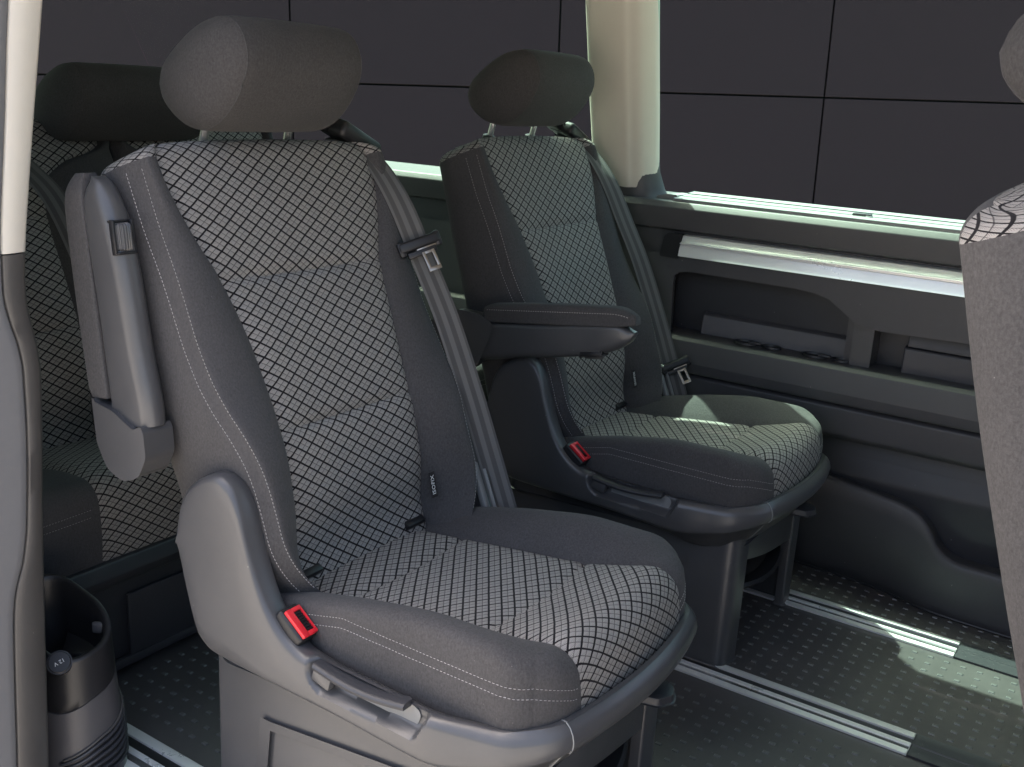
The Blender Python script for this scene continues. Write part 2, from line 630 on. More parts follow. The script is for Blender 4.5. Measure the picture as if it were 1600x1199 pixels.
# ---------------------------------------------------------------- panel wall outside
def panel_wall():
    D = 7.0
    fwd = Vector((-math.sin(yaw), math.cos(yaw), 0))
    right = Vector((math.cos(yaw), math.sin(yaw), 0))
    tilt = R(-1.62)
    # in-plane axes of the cladding, its courses running very slightly off level
    ux = (right * math.cos(tilt) + Vector((0, 0, 1)) * -math.sin(tilt))
    uz = (right * math.sin(tilt) + Vector((0, 0, 1)) * math.cos(tilt))
    org = fwd * D + Vector((0, 0, 1.22))
    root = empty("panel_wall", org)
    tag(root, "dark anthracite wall of large flat panels outside the van windows", "wall")
    mt = Matrix((ux, fwd, uz)).transposed()
    # pixel anchor: joint crossing seen through the big window
    d = fw * 1611 + rt * (1287 - 800) - up * (153 - 599.5)
    t = D / (d.dot(fwd))
    p = d * t - fwd * D
    x0, z0 = p.dot(ux), p.dot(uz)
    PW, PH = 1.735, 1.05
    g = 0.011
    src = None
    for i in range(-5, 4):
        for j in range(-2, 1):
            c = mt @ Vector((x0 + (i + 0.5) * PW, 0.0, z0 + (j + 0.5) * PH))
            if src is None:
                bm = bmesh.new()
                bm_box(bm, (0, 0, 0), (PW - g, 0.03, PH - g), mt, 0.003, 1)
                src = from_bm("panel", bm, M['panelwall'], root)
                o = src
            else:
                o = src.copy()
                C.objects.link(o)
                o.parent = root
            o.location = c
    bm = bmesh.new()
    bm_box(bm, mt @ Vector((x0 - 0.5 * PW, 0.06, z0 - 0.5 * PH)), (9.2 * PW, 0.06, 3.05 * PH), mt)
    from_bm("backing", bm, M['joint'], root)


panel_wall()


# ---------------------------------------------------------------- floor rails
def floor_rail(y, x0, x1, label):
    r = empty("floor_rail", (0, y, 0))
    tag(r, label, "floor rail", "aluminium seat rails in the floor")
    # near lip: three facets, then slot, then narrow far lip
    prism("near_lip", [(-0.047, 0.001), (-0.047, 0.006), (-0.031, 0.007), (-0.030, 0.0035), (-0.015, 0.0035), (-0.014, 0.007), (-0.004, 0.007), (-0.004, 0.001)], 'x', x0, x1, M['alu'], r, 0.0006, 1)
    prism("groove_strip", [(-0.0296, 0.0036), (-0.0296, 0.0046), (-0.0154, 0.0046), (-0.0154, 0.0036)], 'x', x0, x1 - 0.001, M['groove'], r, 0, 1)
    prism("slot", [(-0.0035, 0.0012), (-0.0035, 0.0030), (0.0175, 0.0030), (0.0175, 0.0012)], 'x', x0, x1 + 0.4, M['black'], r, 0, 1)
    prism("far_lip", [(0.018, 0.001), (0.018, 0.007), (0.036, 0.007), (0.040, 0.0052), (0.040, 0.001)], 'x', x0, x1, M['alu'], r, 0.0006, 1)
    prism("end_cover", [(-0.047, 0.001), (-0.047, 0.0055), (-0.030, 0.0062), (-0.028, 0.004), (-0.006, 0.004), (-0.004, 0.0062), (0.016, 0.0062), (0.018, 0.004), (0.03, 0.004), (0.040, 0.0055), (0.040, 0.001)], 'x', x1 + 0.0015, x1 + 0.16, M['dark'], r, 0.0005, 1)
    bm = bmesh.new()
    bm_box(bm, (x1 + 0.185, 0, 0.004), (0.045, 0.085, 0.006), None, 0.002)
    from_bm("bracket", bm, M['steel'], r)
    rings = []
    for z, rr in ((0.007, 0.012), (0.0105, 0.011), (0.0105, 0.006), (0.0085, 0.006)):
        rings.append([(x1 + 0.185 + rr * math.cos(q), rr * math.sin(q), z) for q in np.linspace(0, 2 * math.pi, 14, endpoint=False)])
    loft("bolt", rings, M['steel'], r)
    return r


floor_rail(1.990, -1.69, -0.273, "aluminium floor rail running between the two captain seats")
floor_rail(2.460, -1.69, -0.277, "aluminium floor rail nearest the far wall, partly sunlit")
floor_rail(1.035, -1.69, -0.25, "aluminium floor rail by the cup holder trim in the foreground corner")


# ================================================================== SIDE PANEL (far wall)
def side_panel():
    root = empty("side_panel", (-0.4, 2.7, 0))
    off = Vector((-0.4, 2.7, 0))
    XA, XB = -3.2, 1.1

    def P(name, poly, x0, x1, mat, bev=0.003, seg=2, par=root):
        o = prism(name, [(y - off.y, z) for y, z in poly], 'x', x0 - off.x, x1 - off.x, mat, par, bev, seg)
        return o

    def Q(name, poly, y0, y1, mat, bev=0.003, seg=2, par=root):
        return prism(name, [(x - off.x, z) for x, z in poly], 'y', y0 - off.y, y1 - off.y, mat, par, bev, seg)
    tag(root, "long moulded charcoal side trim with storage pockets under the window", "side trim")
    # sill: rounded top shelf under the glass
    sill = fillet([(2.775, 0.86), (2.775, 0.972), (2.69, 0.965), (2.612, 0.961), (2.600, 0.945), (2.604, 0.888), (2.66, 0.872)], [0, 0, 0.03, 0.006, 0.008, 0.006, 0])
    P("sill", sill, XA, XB, M['trim'], 0)
    # roller blind cassette lying in the sill
    for y0, y1, h in ((2.712, 2.756, 0.9785), (2.672, 2.709, 0.9735), (2.620, 2.669, 0.9695)):
        P("blind_slat", [(y0, h - 0.012), (y0, h), (y1, h + 0.003), (y1, h - 0.012)], -1.20, XB, M['blind'], 0.0012, 1)
    Q("blind_end", fillet([(-1.262, 0.960), (-1.262, 0.968), (-1.235, 0.975), (-1.204, 0.975), (-1.204, 0.960)], 0.002), 2.645, 2.75, M['blind'], 0.003)
    bm = bmesh.new()
    bm_box(bm, Vector((-0.705, 2.675, 0.974)) - off, (0.046, 0.022, 0.010), None, 0.003)
    bm_box(bm, Vector((-0.685, 2.662, 0.966)) - off, (0.018, 0.018, 0.016), Matrix.Rotation(0.4, 3, 'X'), 0.003)
    from_bm("blind_clip", bm, M['dark'], root)
    # recess behind the grab rail
    P("rail_backing", [(2.63, 0.80), (2.63, 0.886), (2.70, 0.886), (2.70, 0.80)], XA, XB, M['trim'], 0)
    # grab rail: aluminium extrusion, upper and lower facet with groove
    P("grab_rail", [(2.625, 0.818), (2.604, 0.816), (2.584, 0.820), (2.591, 0.8475), (2.594, 0.849), (2.594, 0.8515), (2.589, 0.853), (2.589, 0.856), (2.597, 0.8575), (2.600, 0.8595), (2.606, 0.873), (2.616, 0.8765), (2.628, 0.8765)], -1.155, XB, M['alu'], 0, 1)
    Q("rail_end", fillet([(-1.21, 0.815), (-1.20, 0.868), (-1.19, 0.8765), (-1.157, 0.8765), (-1.157, 0.815)], [0.004, 0.02, 0.01, 0, 0]), 2.590, 2.63, M['black'], 0.004)
    # main face plate above the pockets
    lower = [(XB, 0.714), (-0.415, 0.714), (-0.60, 0.709), (-0.655, 0.714), (-0.69, 0.738), (-0.735, 0.768), (-0.775, 0.779), (-0.83, 0.783), (-1.12, 0.785), (-1.155, 0.780), (-1.172, 0.766), (-1.175, 0.74), (-1.168, 0.602), (XA, 0.602)]
    Q("face_plate", [(XA, 0.815), (XB, 0.815)] + lower, 2.602, 2.632, M['trim'], 0.006, 3)
    # pocket back wall with a stepped lower board, and end walls
    Q("pocket_back", [(-1.20, 0.58), (-1.20, 0.80), (XB, 0.80), (XB, 0.58)], 2.700, 2.712, M['dark'], 0)
    P("pocket_step", fillet([(2.672, 0.600), (2.680, 0.652), (2.700, 0.662), (2.702, 0.600)], [0, 0.008, 0.01, 0]), -1.10, -0.69, M['trim'], 0.003)
    Q("pocket_divider", fillet([(-0.668, 0.602), (-0.668, 0.712), (-0.621, 0.712), (-0.621, 0.602)], 0.003), 2.622, 2.70, M['shell'], 0.004)
    Q("pocket_side", fillet([(-0.690, 0.602), (-0.690, 0.74), (-0.669, 0.74), (-0.669, 0.602)], 0.003), 2.645, 2.70, M['trim'], 0.003)
    P("pocket_lid", fillet([(2.645, 0.600), (2.645, 0.664), (2.700, 0.664), (2.700, 0.600)], [0, 0.008, 0, 0]), -0.545, XB, M['trim'], 0.004)
    P("pocket_lid", fillet([(2.650, 0.6665), (2.655, 0.705), (2.700, 0.708), (2.700, 0.6665)], [0.003, 0.012, 0, 0]), -0.540, XB, M['trim'], 0.004)
    # shelf = top of the ledge
    P("ledge", fillet([(2.70, 0.505), (2.70, 0.600), (2.585, 0.602), (2.572, 0.594), (2.566, 0.535), (2.570, 0.505)], [0, 0, 0.006, 0.006, 0.01, 0.01]), XA, XB, M['trim'], 0)
    for xc in (-0.955, -0.765):
        for dx, w in ((0.0, 0.030), (0.072, 0.024)):
            rings = []
            for z, rr in ((0.6025, w), (0.608, w - 0.001), (0.608, w - 0.004), (0.6028, w - 0.006)):
                rings.append([(xc + dx - off.x + rr * 1.15 * math.cos(q), 2.64 - off.y + rr * 0.85 * math.sin(q), z) for q in np.linspace(0, 2 * math.pi, 24, endpoint=False)])
            loft("cup_holder", rings, M['black'], root)
        bm = bmesh.new()
        bm_box(bm, Vector((xc + 0.03, 2.626, 0.611)) - off, (0.032, 0.012, 0.006), None, 0.002)
        from_bm("cup_tab", bm, M['dark'], root)
    # second band below the ledge
    P("lower_band", fillet([(2.70, 0.415), (2.70, 0.500), (2.600, 0.500), (2.585, 0.492), (2.590, 0.420), (2.612, 0.404)], [0, 0, 0.006, 0.008, 0.015, 0.01]), XA, XB, M['trim'], 0)
    # dark upper kick wall and seam line
    P("kick_wall", fillet([(2.70, 0.0), (2.70, 0.41), (2.668, 0.41), (2.658, 0.3535), (2.662, 0.3525), (2.650, 0.3), (2.69, 0.0)], [0, 0, 0, 0, 0, 0.05, 0]), XA, XB, M['dark'], 0)
    bm = bmesh.new()
    bm_box(bm, Vector((-0.30, 2.655, 0.298)) - off, (0.12, 0.004, 0.003), None, 0.001)
    bm_box(bm, Vector((-0.30, 2.655, 0.291)) - off, (0.12, 0.004, 0.002), None, 0.001)
    from_bm("vent_slot", bm, M['shell'], root)
    # raised kick panel with the stepped-down top edge, bulging toward the floor at the front
    n = 90
    rows = []
    top = [(-3.2, 0.345), (-1.0, 0.335), (-0.74, 0.308), (-0.59, 0.291), (-0.49, 0.277), (-0.445, 0.262), (-0.410, 0.232), (-0.385, 0.190), (-0.355, 0.166), (-0.32, 0.157), (-0.22, 0.156), (1.1, 0.140)]
    foot = [(-3.2, 2.69), (-0.74, 2.687), (-0.55, 2.672), (-0.47, 2.655), (-0.40, 2.628), (-0.30, 2.616), (-0.17, 2.612), (1.1, 2.612)]
    xs = np.unique(np.concatenate([np.linspace(XA, -1.0, 6), np.linspace(-1.0, 0.1, 80), np.linspace(0.1, XB, 6)]))
    for x in xs:
        zt, yf = sinterp(x, top), sinterp(x, foot)
        yt = 2.600
        sec = [(2.70, zt - 0.012), (yt + 0.024, zt - 0.006), (yt + 0.014, zt - 0.001), (yt + 0.005, zt - 0.003), (yt, zt - 0.012)]
        for k in range(1, 8):
            f = k / 7
            sec.append((yt + (yf - 0.006 - yt) * f ** 1.8, (zt - 0.012) * (1 - f) + 0.006 * f))
        sec += [(yf, 0.0015), (2.70, 0.0015)]
        rows.append([(x - off.x, y - off.y, z) for y, z in sec])
    loft("kick_panel", rows, M['trim'], root, angle=50)
    # thin lip where the rubber floor meets the panel
    pts = [(x - off.x, sinterp(x, foot) - 0.004 - off.y, 0.003) for x in np.linspace(-1.0, 0.2, 40)]
    tube("floor_edge", pts, 0.0035, M['black'], root, 6)


side_panel()


# glass panes in the far wall
def side_window(x0, x1, label):
    r = empty("side_window", ((x0 + x1) / 2, 2.72, 0.975))
    tag(r, label, "window", "tinted windows in the far wall")
    yb, zb, yt, zt = 2.768, 0.965, 2.455, 1.56
    h = (x1 - x0) / 2
    a = Vector((0, yt - yb, zt - zb)).normalized()
    nrm = Vector((0, -a.z, a.y))
    V, F = [], []
    for k in (0, 1):
        for (u, y, z) in ((-h, yb, zb), (h, yb, zb), (h, yt, zt), (-h, yt, zt)):
            p = Vector((u, y - 2.72, z - 0.975)) + nrm * 0.004 * k
            V.append(p)
    F = [(0, 1, 2, 3)]          # one optical sheet carries the tint
    mk("pane", V[:4], F, M['glass'], r, smooth=False)
    return r


side_window(-1.36, 0.25, "large greenish tinted side window beyond the far captain seat")
side_window(-3.40, -1.42, "rear greenish tinted side window behind the captain seats")


# tailgate glass
rg = empty("rear_window", (-3.4, 1.77, 1.22))
tag(rg, "tinted tailgate window behind the rear bench", "window")
mk("pane", [(-0.005, -0.86, -0.26), (-0.005, 1.0, -0.26), (-0.005, 0.705, 0.31), (-0.005, -0.80, 0.31)], [(0, 1, 2, 3)], M['glass'], rg, smooth=False)
qg = empty("quarter_window", (-2.5, 0.885, 1.23))
tag(qg, "dark privacy quarter window on the door side beside the rear bench", "window")
mk("pane", [(-0.9, 0, -0.28), (0.85, 0, -0.28), (0.85, 0, 0.28), (-0.9, 0, 0.28)], [(0, 1, 2, 3)], M['privacy'], qg, smooth=False)


# cream pillar between the windows of the far wall
def pillar():
    r = empty("window_pillar", (-1.38, 2.7, 0.96))
    tag(r, "cream coloured pillar trim between the two far side windows", "pillar")
    o = Vector((-1.38, 2.7, 0.96))
    rows = []
    for z, xl, xr, y in ((0.985, -1.463, -1.277, 2.618), (1.06, -1.463, -1.275, 2.600), (1.2, -1.459, -1.267, 2.555), (1.35, -1.446, -1.254, 2.495), (1.50, -1.433, -1.240, 2.435), (1.60, -1.423, -1.231, 2.395)):
        dz = z
        sec = [(xl + 0.01, y + 0.075), (xl, y + 0.03), (xl + 0.012, y + 0.008), (xl + 0.045, y), ((xl + xr) / 2 + 0.02, y - 0.004), (xr - 0.055, y + 0.004), (xr - 0.030, y + 0.016), (xr - 0.006, y + 0.045), (xr, y + 0.062), (xr - 0.004, y + 0.075)]
        sec = catmull(sec, 30)
        rows.append([(p[0] - o.x, p[1] - o.y, (dz if z > 1 else dz + 0.055 * np.interp(p[0], (xl, (xl + xr) / 2 + 0.02, xr), (0.22, 0, 0.08))) - o.z) for p in sec])
    loft("pillar_cover", rows, M['cream'], r, angle=60)
    # charcoal foot flaring into the sill
    rows = []
    for z, xl, xr, y in ((0.90, -1.52, -1.18, 2.604), (0.945, -1.505, -1.225, 2.613), (0.965, -1.485, -1.248, 2.620), (0.985, -1.475, -1.262, 2.621), (1.03, -1.466, -1.2745, 2.608), (1.08, -1.4635, -1.2765, 2.594)):
        sec = [(xl + 0.01, y + 0.075), (xl, y + 0.03), (xl + 0.012, y + 0.008), (xl + 0.045, y), ((xl + xr) / 2 + 0.02, y - 0.001), (xr - 0.055, y + 0.004), (xr - 0.030, y + 0.016), (xr - 0.006, y + 0.045), (xr, y + 0.062), (xr - 0.004, y + 0.075)]
        sec = catmull(sec, 30)
        rows.append([(p[0] - o.x, p[1] - o.y + 0.003, z - o.z) for p in sec])
    loft("pillar_foot", rows, M['trim'], r, angle=60)


pillar()


# ================================================================== SEATS
BA = np.array([-0.386, 0.0, 0.923])      # up along the backrest
BN = np.array([0.923, 0.0, 0.386])       # forward out of it
BB = np.array([0.13, 0.0, 0.45])


def backrest(root, W=0.283, ys_tab=None, h0=-0.07, scale_y=1.0, stitch=True, seams=(0.222, 0.477), names=("backrest", "backrest_panel")):
    ys_tab = ys_tab or [(-0.1, 0.172), (0.0, 0.170), (0.222, 0.162), (0.36, 0.171), (0.477, 0.189), (0.545, 0.214), (0.60, 0.232), (0.645, 0.240), (0.8, 0.242)]
    ds_tab = [(-0.1, 0.0), (0.0, 0.006), (0.11, 0.045), (0.222, 0.063), (0.35, 0.064), (0.477, 0.058), (0.60, 0.056), (0.687, 0.050), (0.8, 0.045)]
    dst_tab = [(-0.1, 0.075), (0.02, 0.082), (0.113, 0.088), (0.174, 0.090), (0.228, 0.083), (0.283, 0.068), (0.347, 0.056), (0.40, 0.051), (0.49, 0.050), (0.584, 0.045), (0.653, 0.046), (0.70, 0.047)]
    db_tab = [(-0.1, -0.140), (0.1, -0.135), (0.2, -0.120), (0.5, -0.090), (0.72, -0.060)]
    RT = 0.034                      # radius over the top
    H1 = 0.670                      # where it starts to roll over
    hs = list(np.linspace(h0, H1, 100))
    NC, NB, NS, NK = 30, 12, 10, 26     # centre, bolster front, side, back columns
    rows, kinds, seam_w, hcoord = [], None, [], []

    def section(h):
        lo = np.clip((0.34 - h) / 0.22, 0, 1)
        w = W + 0.006 * max(0, (h - 0.45) / 0.25) - 0.021 * lo * lo * (3 - 2 * lo) - 0.055 * np.clip((0.075 - h) / 0.12, 0, 1) ** 2
        ys = min(sinterp(h, ys_tab), w - 0.03)
        ds, dst, db = sinterp(h, ds_tab), sinterp(h, dst_tab), sinterp(h, db_tab)
        pts, kd = [], []
        # centre from -ys to ys
        groove = sum(math.exp(-((h - s) / 0.0065) ** 2) for s in seams)
        pil = 0.0
        for s0, s1 in zip((h0,) + tuple(seams), tuple(seams) + (H1 + 0.05,)):
            if s0 <= h <= s1:
                pil = math.sin(math.pi * (h - s0) / (s1 - s0)) ** 0.6
        half = []
        for k in range(NC + 1):
            y = -ys + 2 * ys * k / NC
            e = abs(y) / ys
            d = ds - 0.010 * (1 - e ** 2) + 0.0075 * pil * (1 - e ** 6) - 0.0065 * groove * (1 - 0.4 * e ** 4) - 0.005 * e ** 24
            half.append((y, d))
        # bolster: seam -> crest -> stitch corner
        wst = w - 0.010
        dc = 0.5 * (ds + dst) + 0.014 + 0.012 * np.clip((0.30 - h) / 0.25, 0, 1)
        yc = 0.45 * ys + 0.55 * w
        b = catmull([(ys, ds - 0.004), (ys + 0.25 * (wst - ys), 0.55 * ds + 0.45 * dc + 0.006), (yc, dc + 0.002), (wst - 0.006, dst + 0.010), (wst, dst)], NB + 1)
        s = catmull([(wst, dst), (w - 0.001, dst - 0.022), (w + 0.003, 0.5 * (dst + db)), (w - 0.004, db + 0.03), (w - 0.022, db + 0.004)], NS + 1)
        right = [tuple(p) for p in half] + [tuple(p) for p in b[1:]] + [tuple(p) for p in s[1:]]
        back = [(w - 0.022 - (2 * w - 0.044) * k / NK, db - 0.004 * math.sin(math.pi * k / NK)) for k in range(1, NK)]
        leftp = [(-p[0], p[1]) for p in (list(s[::-1]) + list(b[::-1][1:]))][:-1]
        loop = right + back + leftp
        return loop
    n0 = NC + 1
    loop_n = len(section(0.1))
    for h in hs:
        L = section(h)
        rows.append([BB + BA * h + BN * d + np.array([0, y, 0]) for y, d in L])
        hcoord.append(h)
    # roll over the top
    L = np.array(section(H1))
    RS = 0.034
    yc, dcn = 0.0, 0.5 * (L[:, 1].max() + L[:, 1].min())
    hw, hd = np.abs(L[:, 0]).max(), 0.5 * (L[:, 1].max() - L[:, 1].min())
    for k in range(1, 11):
        ph = k / 10 * math.pi / 2
        ins = RT * (1 - math.cos(ph))
        rr = []
        for y, d in L:
            yy = y * (hw - ins * 1.25) / hw
            dd = dcn + (d - dcn) * (hd - ins) / hd
            hh = H1 + RT * math.sin(ph) + 0.010 * math.sin(ph) * (1 - (y / hw) ** 2) - 0.010 * math.sin(ph) * max(0, (abs(y) / hw - 0.75) / 0.25) ** 2
            rr.append(BB + BA * hh + BN * dd + np.array([0, yy, 0]))
        rows.append(rr)
        hcoord.append(H1 + RT * ph)
    V = np.array(rows).reshape(-1, 3)
    nrow = len(rows)
    m = loop_n
    faces = grid_faces(nrow, m, True)
    # UV: a = y (arc along bolsters), b = arc up the centre column
    cc = np.array([r[NC // 2] for r in rows])
    barc = np.concatenate([[0], np.cumsum(np.linalg.norm(np.diff(cc, axis=0), axis=1))])
    uv = np.zeros((nrow * m, 2))
    for i, r in enumerate(rows):
        rr = np.array(r)
        seg = np.linalg.norm(np.diff(np.vstack([rr, rr[:1]]), axis=0), axis=1)
        s = np.zeros(m)
        mid = NC // 2
        for j in range(mid + 1, mid + m // 2 + 1):
            s[j % m] = s[(j - 1) % m] + seg[(j - 1) % m]
        for j in range(mid - 1, mid - m // 2, -1):
            s[j % m] = s[(j + 1) % m] - seg[j % m]
        uv[i * m:(i + 1) * m, 0] = s
        uv[i * m:(i + 1) * m, 1] = barc[i]
    nside = NC + NB + NS
    irow_top = next(i for i, h in enumerate(hcoord) if h > 0.655)
    FP, FB = [], []
    for f in faces:
        i, j = f[0] // m, f[0] % m
        centre = j < NC
        front_or_side = j < nside or j >= nside + NK
        bol = (NC <= j < NC + NB) or (j >= m - NB)
        top = i >= nrow - 10 and front_or_side
        (FP if centre or top else FB).append(f)
    # cap: bridge front run to back run
    last = (nrow - 1) * m
    front_run = list(range(m - NB - NS, m)) + list(range(0, nside + 1))
    back_run = list(range(nside, nside + NK + 1))[::-1]
    nf = len(front_run)
    Vl = V.tolist()
    uvl = uv.tolist()
    prev = [last + q for q in front_run]
    backP = np.array([V[last + (q % m)] for q in back_run])
    bs = np.linspace(0, 1, len(backP))
    NR = 5
    for k in range(1, NR + 1):
        cur = []
        for a, q in enumerate(front_run):
            p0 = V[last + q]
            t = a / (nf - 1)
            p1 = np.array([np.interp(t, bs, backP[:, c]) for c in range(3)])
            f = k / NR * 0.985
            p = p0 * (1 - f) + p1 * f + BA * 0.004 * math.sin(math.pi * f)
            Vl.append(p.tolist())
            uvl.append([uvl[prev[a]][0], uvl[last + q][1] + np.linalg.norm(p - p0)])
            cur.append(len(Vl) - 1)
        for a in range(nf - 1):
            FP.append((prev[a], prev[a + 1], cur[a + 1], cur[a]))
        prev = cur

    def sub(F):
        used = sorted({v for f in F for v in f})
        mp = {v: i for i, v in enumerate(used)}
        return [Vl[v] for v in used], [tuple(mp[v] for v in f) for f in F], [uvl[v] for v in used]
    v, f, u = sub(FB)
    ob = mk(names[0], v, f, M['cloth'], root, uv=u, angle=70)
    v, f, u = sub(FP)
    op = mk(names[1], v, f, M['pattern'], root, uv=u, angle=70)
    if stitch:
        paths = []
        for side in (1, -1):
            for off in (0, 1):
                P_, N_ = [], []
                for i in range(6, nrow - 11):
                    j = NC + NB + (2 if off else -2)
                    jj = j if side == 1 else (m - (j - NC)) % m
                    p = V[i * m + jj]
                    pa, pb = V[i * m + (jj + 1) % m], V[i * m + (jj - 1) % m]
                    pu = V[(i + 1) * m + jj] - V[(i - 1) * m + jj]
                    nrm = np.cross(pa - pb, pu)
                    nrm = nrm / np.linalg.norm(nrm)
                    if nrm[1] * side < -0.2 or (nrm @ BN < 0 and abs(nrm[1]) < 0.5):
                        nrm = -nrm
                    P_.append(p)
                    N_.append(nrm)
                paths.append((P_, N_))
        stitches("seam_stitching", paths, root)
    return ob, op


def cushion(root, W=0.252, ys=0.160, xb=0.02, xf=0.682, zb=0.345, ztab=None, btab=None, seams=(0.235, 0.495), Rc=0.075, names=("cushion", "cushion_panel"), stz=0.452, rr=0.048, rs=0.020, bow=0.025, stitch=True):
    ztab = ztab or [(0.0, 0.405), (0.12, 0.412), (0.235, 0.426), (0.36, 0.440), (0.495, 0.458), (0.58, 0.478), (0.64, 0.492), (0.70, 0.492)]
    btab = btab or [(0.0, 0.425), (0.13, 0.437), (0.25, 0.466), (0.35, 0.489), (0.49, 0.509), (0.58, 0.509), (0.64, 0.500), (0.70, 0.494)]
    qs = np.unique(np.round(np.concatenate([np.linspace(-ys, ys, 41), np.linspace(ys, W - rs, 12), np.linspace(W - rs, W, 10), -np.linspace(ys, W - rs, 12), -np.linspace(W - rs, W, 10)]), 6))
    ps = np.unique(np.round(np.concatenate([np.linspace(xb, xf - rr, 90), np.linspace(xf - rr, xf, 12)]), 6))
    jl = int(np.argmin(abs(qs + ys)))
    jr = int(np.argmin(abs(qs - ys)))

    def plan(p, q):
        cx, cy = xf - Rc, W - Rc
        ef, es = xf - p, W - abs(q)
        e, r_ = (ef, rr) if ef / rr < es / rs else (es, rs)
        if p > cx and abs(q) > cy:
            dx, dy = p - cx, abs(q) - cy
            mm = max(dx, dy)
            l = math.hypot(dx, dy)
            if l > 1e-9:
                dx, dy = dx * mm / l, dy * mm / l
            e = Rc - mm
            w_ = max(0.0, dy) / (max(0.0, dx) + max(0.0, dy) + 1e-9)
            r_ = rr * (1 - w_) + rs * w_
            p2, q2 = cx + dx, (cy + dy) * (1 if q > 0 else -1)
        else:
            p2, q2 = p, q
        t = np.clip((p - (xf - 0.25)) / 0.25, 0, 1)
        p2 -= bow * (q2 / W) ** 2 * t * t
        return p2, q2, e, r_

    def ztop(p, q):
        zc, zbol = sinterp(p, ztab), sinterp(p, btab)
        a = abs(q)
        if a <= ys:
            g = 0.0
            pil = 0
            ss = (xb,) + tuple(seams) + (xf + 0.06,)
            for s0, s1 in zip(ss[:-1], ss[1:]):
                if s0 <= p <= s1:
                    pil = max(0.0, math.sin(math.pi * (p - s0) / (s1 - s0))) ** 0.55
            for s in seams:
                sq = s + 0.012 * (1 - (q / ys) ** 2)
                g += math.exp(-((p - sq) / 0.0060) ** 2)
            e = a / ys
            return zc + 0.010 * pil * (1 - e ** 6) - 0.0065 * g - 0.004 * e ** 20 - 0.004 * (1 - e * e)
        t = (a - ys) / (W - ys)
        pk = math.sin(min(1.0, t / 0.75) * math.pi / 2)
        return zc + (zbol - zc) * pk - 0.003 * (1 - min(1, t / 0.08)) 
    V, uv, F_P, F_B = [], [], [], []
    n, m = len(ps), len(qs)
    arc = np.zeros(n)
    for i, p in enumerate(ps):
        for j, q in enumerate(qs):
            x, y, e, r_ = plan(p, q)
            z = ztop(p, q)
            if e < r_:
                z -= r_ - math.sqrt(max(0, r_ * r_ - (r_ - e) ** 2))
            V.append((x, y, z))
    VA = np.array(V).reshape(n, m, 3)
    jm = m // 2
    arc[1:] = np.cumsum(np.linalg.norm(np.diff(VA[:, jm], axis=0), axis=1))
    for i in range(n):
        for j in range(m):
            uv.append((qs[j], arc[i]))
    for i in range(n - 1):
        for j in range(m - 1):
            f = (i * m + j, (i + 1) * m + j, (i + 1) * m + j + 1, i * m + j + 1)
            (F_P if jl <= j < jr else F_B).append(f)
    # skirt: left side, front, right side
    NZ = 14
    edge = [(i, 0) for i in range(n)] + [(n - 1, j) for j in range(1, m)] + [(i, m - 1) for i in range(n - 2, -1, -1)]
    stitch_pts = []
    prev = [i * m + j for i, j in edge]
    for k in range(1, NZ + 1):
        cur = []
        for (i, j), pv in zip(edge, prev):
            x, y, z0 = V[i * m + j]
            t = k / NZ
            z = z0 + (zb - z0) * t
            # outward bulge, with a tuck along the stitched seam
            nx, ny = 0.0, 0.0
            if i == n - 1 and 0 < j < m - 1:
                nx = 1.0
                if abs(qs[j]) > W - Rc:
                    ang = (abs(qs[j]) - (W - Rc)) / Rc * math.pi / 4
                    nx, ny = math.cos(ang), math.sin(ang) * np.sign(qs[j])
            else:
                ny = -1.0 if j == 0 else 1.0
                if ps[i] > xf - Rc:
                    ang = (ps[i] - (xf - Rc)) / Rc * math.pi / 4
                    nx, ny = math.sin(ang), ny * math.cos(ang)
            bul = 0.0035 * math.sin(math.pi * min(1, t * 1.05))
            tuck = 0.0
            if not (i == n - 1 and jl <= j <= jr):
                tuck = 0.0025 * math.exp(-((z - stz) / 0.004) ** 2)
            bul -= tuck
            V.append((x + nx * bul, y + ny * bul, z))
            uv.append((qs[j], arc[-1] + (z0 - z)))
            cur.append(len(V) - 1)
        for a in range(len(edge) - 1):
            f = (prev[a], cur[a], cur[a + 1], prev[a + 1])
            (i0, j0), (i1, j1) = edge[a], edge[a + 1]
            isP = i0 == n - 1 and i1 == n - 1 and jl <= min(j0, j1) < jr
            (F_P if isP else F_B).append(f)
        prev = cur

    def sub(F):
        used = sorted({v for f in F for v in f})
        mp = {v: i for i, v in enumerate(used)}
        return [V[v] for v in used], [tuple(mp[v] for v in f) for f in F], [uv[v] for v in used]
    for sg in (-1, 1):
        v, f, u = sub([q for q in F_B if np.mean([V[k][1] for k in q]) * sg > 0])
        ob = mk("cushion_bolster", v, f, M['cloth'], root, uv=u, angle=70)
    v, f, u = sub(F_P)
    op = mk(names[1], v, f, M['pattern'], root, uv=u, angle=70)
